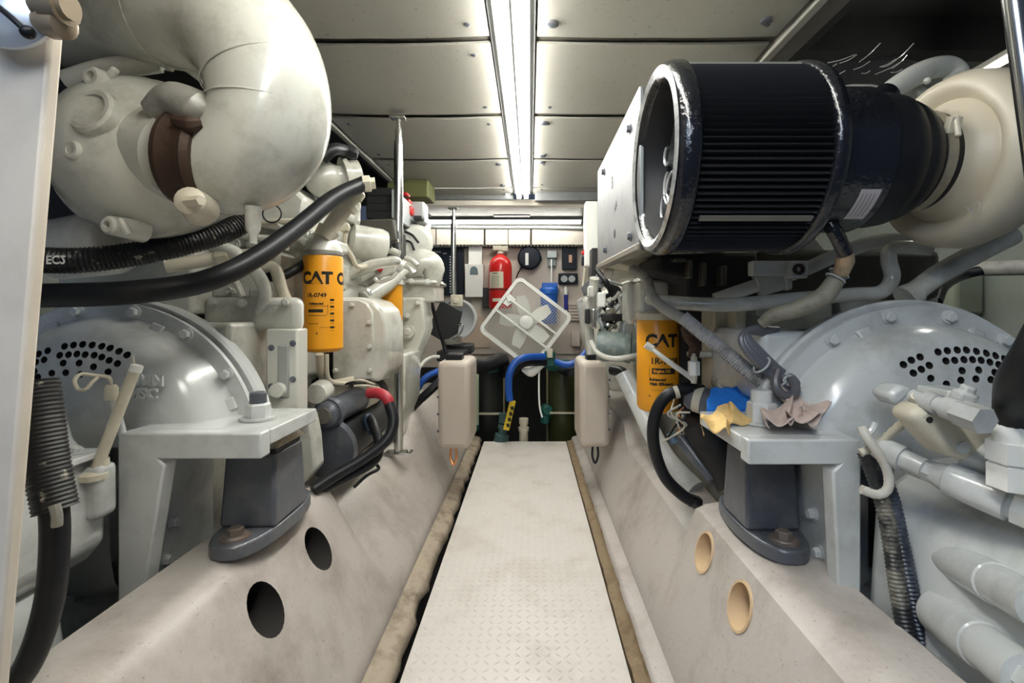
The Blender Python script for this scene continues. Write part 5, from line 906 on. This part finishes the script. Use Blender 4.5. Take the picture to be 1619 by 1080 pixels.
# breaker panel
t = thing('breaker_panel', 'navy electrical panel with rows of white labels on the bulkhead', 'breaker panel', at(705, 465, 4.3))
m = MB(); m.fb(676, 390, 730, 467, 4.30, 0.05); m.fb(722, 393, 733, 465, 4.27, 0.05); m.build('panel', NAVY, t, 0.004)
m = MB(); m.fb(676, 388.5, 720, 391, 4.285, 0.02); m.build('top_strip', GREY, t)
for k in range(14):
    m = MB(); y = 405 + 4.3 * k; m.fb(711, y, 717, y + 1.7, 4.285, 0.02); m.build('switch', WPRINT, t)
m = MB()
for (x0, x1, y) in ((678, 697, 397.5), (679, 692, 402), (685, 692, 407), (687, 700, 453), (688, 694, 457), (680, 700, 441), (682, 698, 429), (700, 706, 400)): m.fb(x0, y, x1, y + 1.6, 4.296, 0.01)
m.build('printed_rows', mk('dim_print', (.35, .37, .42), .5), t)
t = thing('white_cabinet', 'white metal box with a dark badge left of the fire extinguisher', 'box', at(748, 470, 4.2))
m = MB(); m.fb(735, 417.5, 764, 470, 4.22, 0.1); m.build('door', WHITE, t, 0.006)
m = MB(); m.fb(740.5, 388, 762, 418, 4.26, 0.07); m.build('trunking', WHITE, t, 0.004); m = MB(); m.fb(743, 386.5, 759, 388.8, 4.255, 0.05); m.build('slot', BLACK, t)
m = MB(); m.prism([at(x, y, 4.218) for x, y in [(743, 434.5), (743, 428), (744.5, 423), (748, 421), (752, 421.5), (755, 425), (756, 434.5)]], (0, 0.006, 0)); m.build('badge', mk('grey_badge', (.12, .17, .19), .4), t)
# extinguisher
t = thing('fire_extinguisher', 'red fire extinguisher with a cream label on the bulkhead', 'fire extinguisher', at(790, 500, 4.15))
c = at(791, 488, 4.18); R = S(18.5, 4.18); hz = lambda y: at(0, y, 4.18).z - c.z
m = MB(); m.lathe(c, (0, 0, 1), [(0, R * .9), (0.02, R), (hz(424), R), (hz(416), R * 0.93), (hz(409), R * 0.74), (hz(404.5), R * 0.42), (hz(402), R * 0.25)], 36); m.build('cylinder', RED, t)
m = MB(); m.lathe(c + Vector((0, 0, hz(402))), (0, 0, 1), [(0, 0.03), (0.02, 0.03), (0.02, 0.02), (0.04, 0.02)], 16); m.fb(779, 388.5, 794, 396, 4.15, 0.06); m.fb(790, 389, 803, 397, 4.16, 0.05); m.build('valve', CREAM, t, 0.006)
m = MB()
for (a0, y0, y1) in ((-0.35, 431, 456), (-0.2, 472, 477)):
    vs, fs = rect(R * 1.35 if y0 < 450 else R * 0.9, at(0, y0, 4.18).z - at(0, y1, 4.18).z); can_print(m, vs, fs, (c.x, c.y), R + 0.001, a0, at(0, (y0 + y1) / 2, 4.18).z)
m.build('label', mk('cream_label', (.70, .66, .50), .5), t)
m = MB()
vs, fs = rect(R * 0.5, 0.012); can_print(m, vs, fs, (c.x, c.y), R + 0.002, -0.4, at(0, 433.5, 4.18).z)
for k in range(6):
    vs, fs = rect(R * (0.8 - 0.1 * (k % 2)), 0.005); can_print(m, vs, fs, (c.x, c.y), R + 0.002, -0.4, at(0, 438 + 3 * k, 4.18).z)
m.build('label_print', mk('olive_print', (.25, .25, .16), .5), t)
m = MB(); m.lathe(c, (0, 0, 1), [(hz(459.5), R + .003), (hz(457.5), R + .003)], 36); m.build('strap', RUST, t)
m = MB(); m.fb(763, 455, 775, 486, 4.22, 0.08); m.build('cradle', BLACK, t, 0.004)
# horn / reel
t = thing('black_reel', 'round black reel with a white stripe beside the extinguisher', 'reel', at(837, 425, 4.25))
m = MB(); m.lathe(at(837, 408.5, 4.30), (0, -1, 0), [(0, S(18.5, 4.3)), (0.05, S(18.5, 4.3)), (0.065, S(16, 4.3)), (0.07, S(8, 4.3))], 36); m.prism([at(x, y, 4.27) for x, y in [(849, 397), (856, 405), (857, 411), (849, 420)]], (0, 0.03, 0)); m.build('case', NAVY, t)
m = MB(); m.fb(830.5, 400, 835.5, 419, 4.225, 0.015); m.build('stripe', WPRINT, t)
m = MB(); m.fb(822, 422, 827, 426, 4.27, 0.04); m.tube([at(824, 424, 4.28), at(819, 432, 4.3), at(816, 440, 4.3)], 0.006, n=6); m.build('tail', BLACK, t)
# junction box and conduit, dark boxes
t = thing('junction_box', 'small grey junction box with a white conduit running down', 'junction box', at(872, 420, 4.28))
m = MB(); m.fb(865, 395.5, 880.5, 408, 4.26, 0.07); m.build('lid', GREY, t, 0.006); m = MB(); m.fb(866, 408, 879, 421, 4.28, 0.05); m.build('gland', mk('grey_green', (.22, .26, .25), .4), t, 0.006)
m = MB(); m.tube([at(872, 410, 4.24), at(872, 440, 4.2), at(872, 475, 4.18)], 0.007, n=8); m.build('conduit', WHITE, t)
t = thing('black_meter_box', 'black box with a tan tab high on the bulkhead', 'box', at(900, 426, 4.28))
m = MB(); m.fb(889, 391, 912, 426, 4.27, 0.06); m.build('case', NAVY, t, 0.006); m = MB(); m.fb(899.5, 403, 904.5, 415, 4.26, 0.02); m.build('tab', mk('salmon', (.62, .36, .25), .5), t, 0.002)
t = thing('black_gauge_box', 'low black box with twin grey dials under the tan-tabbed box', 'gauge', at(898, 448, 4.28))
m = MB(); m.fb(883, 432, 913.5, 449, 4.27, 0.06); m.build('case', NAVY, t, 0.01)
for x in (892, 904):
    m = MB(); m.lathe(at(x, 441, 4.27), (0, -1, 0), [(0, 0.03), (0.008, 0.03), (0.008, 0.024)], 16); m.build('dial', GREY, t)
t = thing('water_filter', 'blue water filter canister behind the box fan', 'filter', at(868, 512, 4.15))
m = MB(); m.lathe(at(868, 512, 4.2), (0, 0, 1), [(0, 0.06), (0.02, 0.07), (0.25, 0.075), (0.26, 0.085), (0.3, 0.085), (0.32, 0.07)], 28); m.fb(857, 447, 882, 454, 4.16, 0.1); m.build('canister', BLUEP, t, 0.004)
t = thing('blue_tube', 'blue and white tube standing beside the blue water filter', 'tube', at(895, 490, 4.25))
m = MB(); m.cyl(at(895, 490, 4.25), at(894.5, 466, 4.25), 0.017, n=12); m.build('body', mk('indigo', (.02, .03, .30), .4), t); m = MB(); m.lathe(at(894.5, 466, 4.25), (0, 0, 1), [(0, .016), (.05, .016), (.06, .01), (.075, .008)], 12); m.build('cap', WHITE, t)
t = thing('tan_slats_box', 'tan louvred box low on the right of the bulkhead', 'box', at(908, 506, 4.25))
m = MB(); m.fb(898, 478, 917, 507, 4.28, 0.06); m.build('body', BULK, t, 0.004)
for k in range(5):
    m = MB(); m.fb(899, 480 + 5 * k, 916, 482.5 + 5 * k, 4.26, 0.03); m.build('louvre', BULK, t, 0.002)
m = MB(); m.fb(903, 525, 917, 548, 4.2, 0.08); tag(m.build('tan_block', BULK, None, 0.004), 'small tan block below the louvred box', 'block')
# right of bulkhead: red-capped valve, pipe
t = thing('red_cap_valve', 'small valve with a red cap beside the bright metal plate', 'valve', at(930, 425, 3.4))
m = MB(); m.tube([at(921, 400, 3.50), at(930, 398, 3.48), at(937, 396, 3.50)], 0.018, n=10); m.build('cap', RED, t); m = MB(); m.fb(921, 405, 931, 419, 3.48, 0.09); m.build('body', NAVY, t, 0.006); m = MB(); m.cyl(at(926, 418, 3.52), at(922, 455, 3.53), 0.012); m.build('stem', CREAM, t)
# ---- box fan tilted on its corner
fc = at(831, 511, 3.72); fan = thing('box_fan', 'white square box fan tilted on its corner in front of the bulkhead', 'fan', at(830, 578, 3.72))
th = math.radians(-37); ux = Vector((math.cos(th), 0, math.sin(th))); uz = Vector((-math.sin(th), 0, math.cos(th))); uy = Vector((0, 1, 0))
fan_a = 0.266
def fp(a, b, d=0.0): return fc + ux * a + uz * b + uy * d
def rrect(h, r, n=5):
    P = []
    for cx2, cy2, a0 in ((h - r, h - r, 0), (-h + r, h - r, 90), (-h + r, -h + r, 180), (h - r, -h + r, 270)):
        for k in range(n + 1):
            a = math.radians(a0 + 90 * k / n); P.append((cx2 + r * math.cos(a), cy2 + r * math.sin(a)))
    return P
m = MB(); o_, i_ = rrect(fan_a, 0.055), rrect(fan_a - 0.027, 0.036); n = len(o_)
vs = [fp(a, b, 0) for a, b in o_] + [fp(a, b, 0) for a, b in i_] + [fp(a, b, 0.10) for a, b in o_] + [fp(a, b, 0.10) for a, b in i_]; fs = []
for k in range(n):
    j = (k + 1) % n; fs += [(k, j, n + j, n + k), (2 * n + k, 3 * n + k, 3 * n + j, 2 * n + j), (k, 2 * n + k, 2 * n + j, j), (n + k, n + j, 3 * n + j, 3 * n + k)]
m.add(vs, fs); m.build('frame', FAN, fan)
m = MB(); k = -0.24
while k < 0.241:
    e = 0.24; m.bar(fp(k, -e, 0.010), fp(k, e, 0.010), 0.0019, 0.003, up=(0, 1, 0)); m.bar(fp(-e, k, 0.014), fp(e, k, 0.014), 0.0019, 0.003, up=(0, 1, 0)); k += 0.0172
tag(m.build('grille', FAN, fan), kind='stuff')
for b in (-0.055, 0.075):
    m = MB(); m.bar(fp(-0.25, b, 0.003), fp(0.25, b, 0.003), 0.018, 0.012, up=(0, 1, 0)); m.build('cross_bar', FAN, fan, 0.003)
m = MB(); m.lathe(fp(0.0, 0.01, 0.0), (0, 1, 0), [(-0.004, 0.045), (0.0, 0.052), (0.02, 0.052)], 28); m.build('hub_cover', FAN, fan)
m = MB(); m.lathe(fp(0.0, 0.01, 0.03), (0, 1, 0), [(0, 0.05), (0.05, 0.05)], 24); m.build('motor_hub', FAN, fan)
for k in range(5):
    a = math.radians(90 - 28 + 72 * k); e = ux * math.cos(a) + uz * math.sin(a); q = -ux * math.sin(a) + uz * math.cos(a); c = fp(0, 0.01, 0.055); vs = []; N = 6
    for i in range(N + 1):
        r = 0.045 + 0.165 * i / N; wd = 0.028 + 0.022 * math.sin(math.pi * (0.15 + 0.75 * i / N)); tw = 0.022 - 0.006 * i / N
        for s_, dz in ((-1, 0), (1, 0), (1, 0.003), (-1, 0.003)): vs.append(c + e * r + q * (s_ * wd + 0.02 * i / N) + uy * (s_ * tw + dz))
    fs = [(0, 1, 2, 3), tuple(N * 4 + i for i in (3, 2, 1, 0))]
    for i in range(N):
        for j in range(4): fs.append((i * 4 + j, i * 4 + (j + 1) % 4, i * 4 + 4 + (j + 1) % 4, i * 4 + 4 + j))
    m = MB(); m.add(vs, fs); m.build('blade', FAN, fan)
m = MB(); m.prism([fp(a, b, 0.006) for a, b in [(-0.235, 0.11), (-0.235, 0.02), (-0.19, 0.02), (-0.17, 0.10)]], uy * 0.01); m.lathe(fp(-0.21, 0.07, 0.004), (0, 1, 0), [(-0.01, 0.016), (0.004, 0.018)], 14); m.build('control_plate', FAN, fan)
# ---- strainers in the dark pit
def strainer(px, x_w, y0, y1, Y, mt, label):
    t = thing('sea_strainer', label, 'strainer', at(px, y1, Y)); r = S(x_w / 2, Y); z0, z1 = at(0, y1, Y).z, at(0, y0, Y).z
    m = MB(); m.lathe((at(px, 0, Y).x, Y, z0), (0, 0, 1), [(0, r * 0.96), (0.02, r), (z1 - z0 - 0.03, r), (z1 - z0, r * 0.9)], 30); m.build('canister', mt, t)
    m = MB(); m.lathe((at(px, 0, Y).x, Y, z1 - 0.005), (0, 0, 1), [(0, r * 1.12), (0.025, r * 1.12), (0.04, r * 0.8), (0.07, r * 0.5)], 30); m.build('lid', TEAL, t)
    m = MB()
    for s_ in (-1, 1): m.cyl((at(px, 0, Y).x + s_ * r * 1.08, Y - 0.02, z0), (at(px, 0, Y).x + s_ * r * 1.08, Y - 0.02, z1), 0.008, n=8)
    m.build('tie_rod', mk('brass_rod', (.35, .33, .2), .35, .7), t); m = MB(); m.bar((at(px, 0, Y).x - r * .95, Y - r * 1.05, (z0 + z1) / 2 - .03), (at(px, 0, Y).x + r * .95, Y - r * 1.05, (z0 + z1) / 2 - .03), 0.012, 0.014); m.build('cross_rod', CREAM, t)
    return t
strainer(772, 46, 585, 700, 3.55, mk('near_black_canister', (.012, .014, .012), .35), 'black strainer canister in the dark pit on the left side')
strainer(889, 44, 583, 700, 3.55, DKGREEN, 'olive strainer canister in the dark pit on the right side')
t = thing('sight_glass', 'pale green sight tube beside the black strainer', 'tube', at(754, 675, 3.4)); m = MB(); m.cyl(at(754, 675, 3.4), at(754, 592, 3.4), 0.014, n=10); m.build('tube', mk('pale_green', (.42, .55, .38), .3), t); m = MB(); m.lathe(at(754, 676, 3.4), (0, 0, 1), [(-.02, .016), (.02, .016)], 8); m.build('ferrule', TEAL, t)
hose('suction_hose', [at(738, 578, 3.0), at(765, 579, 3.15), at(785, 572, 3.3), at(794, 568, 3.42), at(800, 590, 3.5)], 0.046, RUBBER, 'thick black hose running right from the left bottle to the pit')
hose('blue_hose', [at(806, 634, 3.0), at(804, 612, 3.0), at(806, 590, 3.0), at(816, 572, 3.02), at(832, 565, 3.05), at(860, 564, 3.15)], 0.023, BLUE, 'bright blue hose arching down to the yellow handled valve')
hose('black_arch_hose', [at(808, 592, 3.1), at(818, 580, 3.1), at(835, 573, 3.12), at(862, 573, 3.2)], 0.026, RUBBER, 'black hose directly under the bright blue hose arch')
hose('blue_side_hose', [at(880, 572, 3.15), at(895, 577, 3.1), at(915, 570, 3.1), at(930, 552, 3.15), at(940, 530, 3.2), at(950, 505, 3.3)], 0.022, BLUE, 'blue hose curving up to the right from the fan corner')
hose('black_side_hose', [at(889, 584, 3.52), at(890, 585, 3.35), at(900, 588, 3.15), at(916, 584, 3.15), at(926, 574, 3.2)], 0.032, RUBBER, 'black hose under the blue hose on the right side')
m = MB(); m.tube([at(826, 583, 3.15), at(840, 588, 3.15), at(858, 576, 3.2)], [0.016, 0.034, 0.02], n=12); tag(m.build('white_scoop', WHITE), 'white plastic scoop shape under the blue hose arch', 'scoop')
hose('hanging_lanyard', [at(853, 580, 3.2), at(852, 605, 3.15), at(853, 640, 3.1), at(857, 660, 3.1)], 0.006, WHITE, 'thin white cord hanging in the dark pit', 'lanyard', 8)
t = thing('fan_corner_fitting', 'green cross fitting under the lowest corner of the box fan', 'fitting', at(868, 580, 3.3))
m = MB(); m.fb(861, 556, 878, 580, 3.3, 0.08); m.fb(853, 574, 884, 582, 3.32, 0.08); m.build('body', TEAL, t, 0.008); m = MB(); m.fb(865, 552, 874, 566, 3.26, 0.04); m.build('clip', CREAM, t, 0.004)
t = thing('ball_valve', 'ball valve with a long yellow handle in front of the pit', 'valve', at(796, 690, 3.2))
m = MB(); m.bar(at(800, 680, 3.12), at(811, 633, 3.12), 0.040, 0.02, up=(0, 1, 0)); m.build('handle', YHAND, t, 0.006)
m = MB()
for k in range(4): m.bar(at(803 + 2.2 * k - 2, 673 - 9 * k, 3.105), at(803 + 2.2 * k + 2.5, 672 - 9 * k, 3.105), 0.022, 0.006, up=(0, 1, 0))
m.build('handle_print', PRINT, t); m = MB(); m.lathe(at(793, 692, 3.2), (0.2, 0, 1), [(-.04, .05), (.02, .05), (.03, .03), (.06, .028), (.06, .04), (.09, .04)], 14); m.lathe(at(795, 668, 3.2), (0, 0, 1), [(0, .03), (.06, .028)], 10); m.build('body', mk('dark_teal', (.04, .09, .09), .4, .2), t)
t = thing('brass_nipple', 'pale capped pipe stub standing at the end of the walkway plate', 'pipe stub', at(828, 697, 3.25))
m = MB(); m.lathe(at(828, 700, 3.25), (0, 0, 1), [(0, .030), (.08, .030), (.08, .036), (.105, .036), (.105, .026), (.13, .026), (.13, .032), (.165, .032)], 20); m.build('stub', CREAM, t)
t = thing('green_valve', 'green valve body with a cream lever beside the olive strainer', 'valve', at(863, 655, 3.3)); m = MB(); m.lathe(at(864, 648, 3.48), (0.2, -1, 0), [(-.03, .04), (.03, .04), (.04, .03)], 14); m.lathe(at(862, 662, 3.48), (.1, 0, 1), [(-.03, .034), (.10, .03)], 12); m.cyl(at(864, 655, 3.5), at(882, 655, 3.53), .025); m.build('body', TEAL, t)
# ---- plastic tanks on the beds
def tank(x0, x1, y0, y1, Y, label, loop_mt, sgn):
    t = thing('overflow_tank', label, 'tank', at((x0 + x1) / 2, y1, Y))
    m = MB(); m.fb(x0, y0, x1, y1, Y, 0.30); m.build('bottle', BOTTLE, t, 0.028, seg=4)
    xa = (x0 + x1) / 2; m = MB(); m.fb(xa - 13, y0 - 11, xa + 13, y0 + 1, Y + 0.04, 0.09); m.build('cap', RUBBER, t, 0.006)
    m = MB(); m.tube([at(xa - 4, y1 - 3, Y + .02), at(xa - 4.5, y1 + 12, Y + .01), at(xa, y1 + 23, Y), at(xa + 4.5, y1 + 12, Y + .01), at(xa + 4, y1 - 3, Y + .02)], 0.0055, n=10); m.build('sight_loop', loop_mt, t)
    xs = x0 + 1.5 if sgn < 0 else x1 - 1.5
    for k in range(4): bolts(t, [at(xs, y0 + 30 + k * (y1 - y0 - 60) / 3, Y)], (0, -1, 0), 0.004, 0.004, IRON)
    return t
tank(691, 743, 571, 712, 2.2, 'milky plastic tank with a copper loop left of the walkway', COPPER, -1)
tank(917, 965, 571, 709, 2.2, 'milky plastic tank with a black loop right of the walkway', RUBBER, 1)
# wiring and dark hoses round the left tank
hose('blue_cable', [at(640, 650, 2.5), at(655, 625, 2.5), at(672, 598, 2.5), at(694, 586, 2.55)], 0.016, BLUE, 'blue cable passing behind the left plastic tank', 'cable', 10)
hose('dark_cable', [at(640, 658, 2.45), at(660, 636, 2.45), at(682, 616, 2.45), at(700, 598, 2.5)], 0.022, RUBBER, 'dark cable under the blue cable behind the left plastic tank', 'cable', 10)
hose('pale_tube', [at(637, 650, 2.4), at(655, 615, 2.4), at(664, 580, 2.4), at(680, 566, 2.45), at(694, 564, 2.5)], 0.009, PAINT, 'thin pale tube rising beside the left plastic tank', 'tube', 8)
hose('lamp_lead', [at(678, 462, 2.7), at(688, 500, 2.75), at(700, 540, 2.8), at(706, 560, 2.8)], 0.011, RUBBER, 'black cord slanting down across the black square lamp face', 'cord', 8)
hose('coiled_lead', [at(672, 540, 2.7), at(664, 552, 2.65), at(668, 562, 2.65), at(664, 520, 2.7), at(674, 500, 2.75)], 0.008, WHITE, 'white cord coiled beside the black square lamp face', 'cord', 8)
m = MB(); m.fb(700, 545, 745, 560, 3.2, 0.2); m.fb(690, 555, 735, 572, 3.0, 0.15); tag(m.build('pump_base', BLACK, None, 0.01), 'dark pump base under the chrome dish lamp', 'pump')
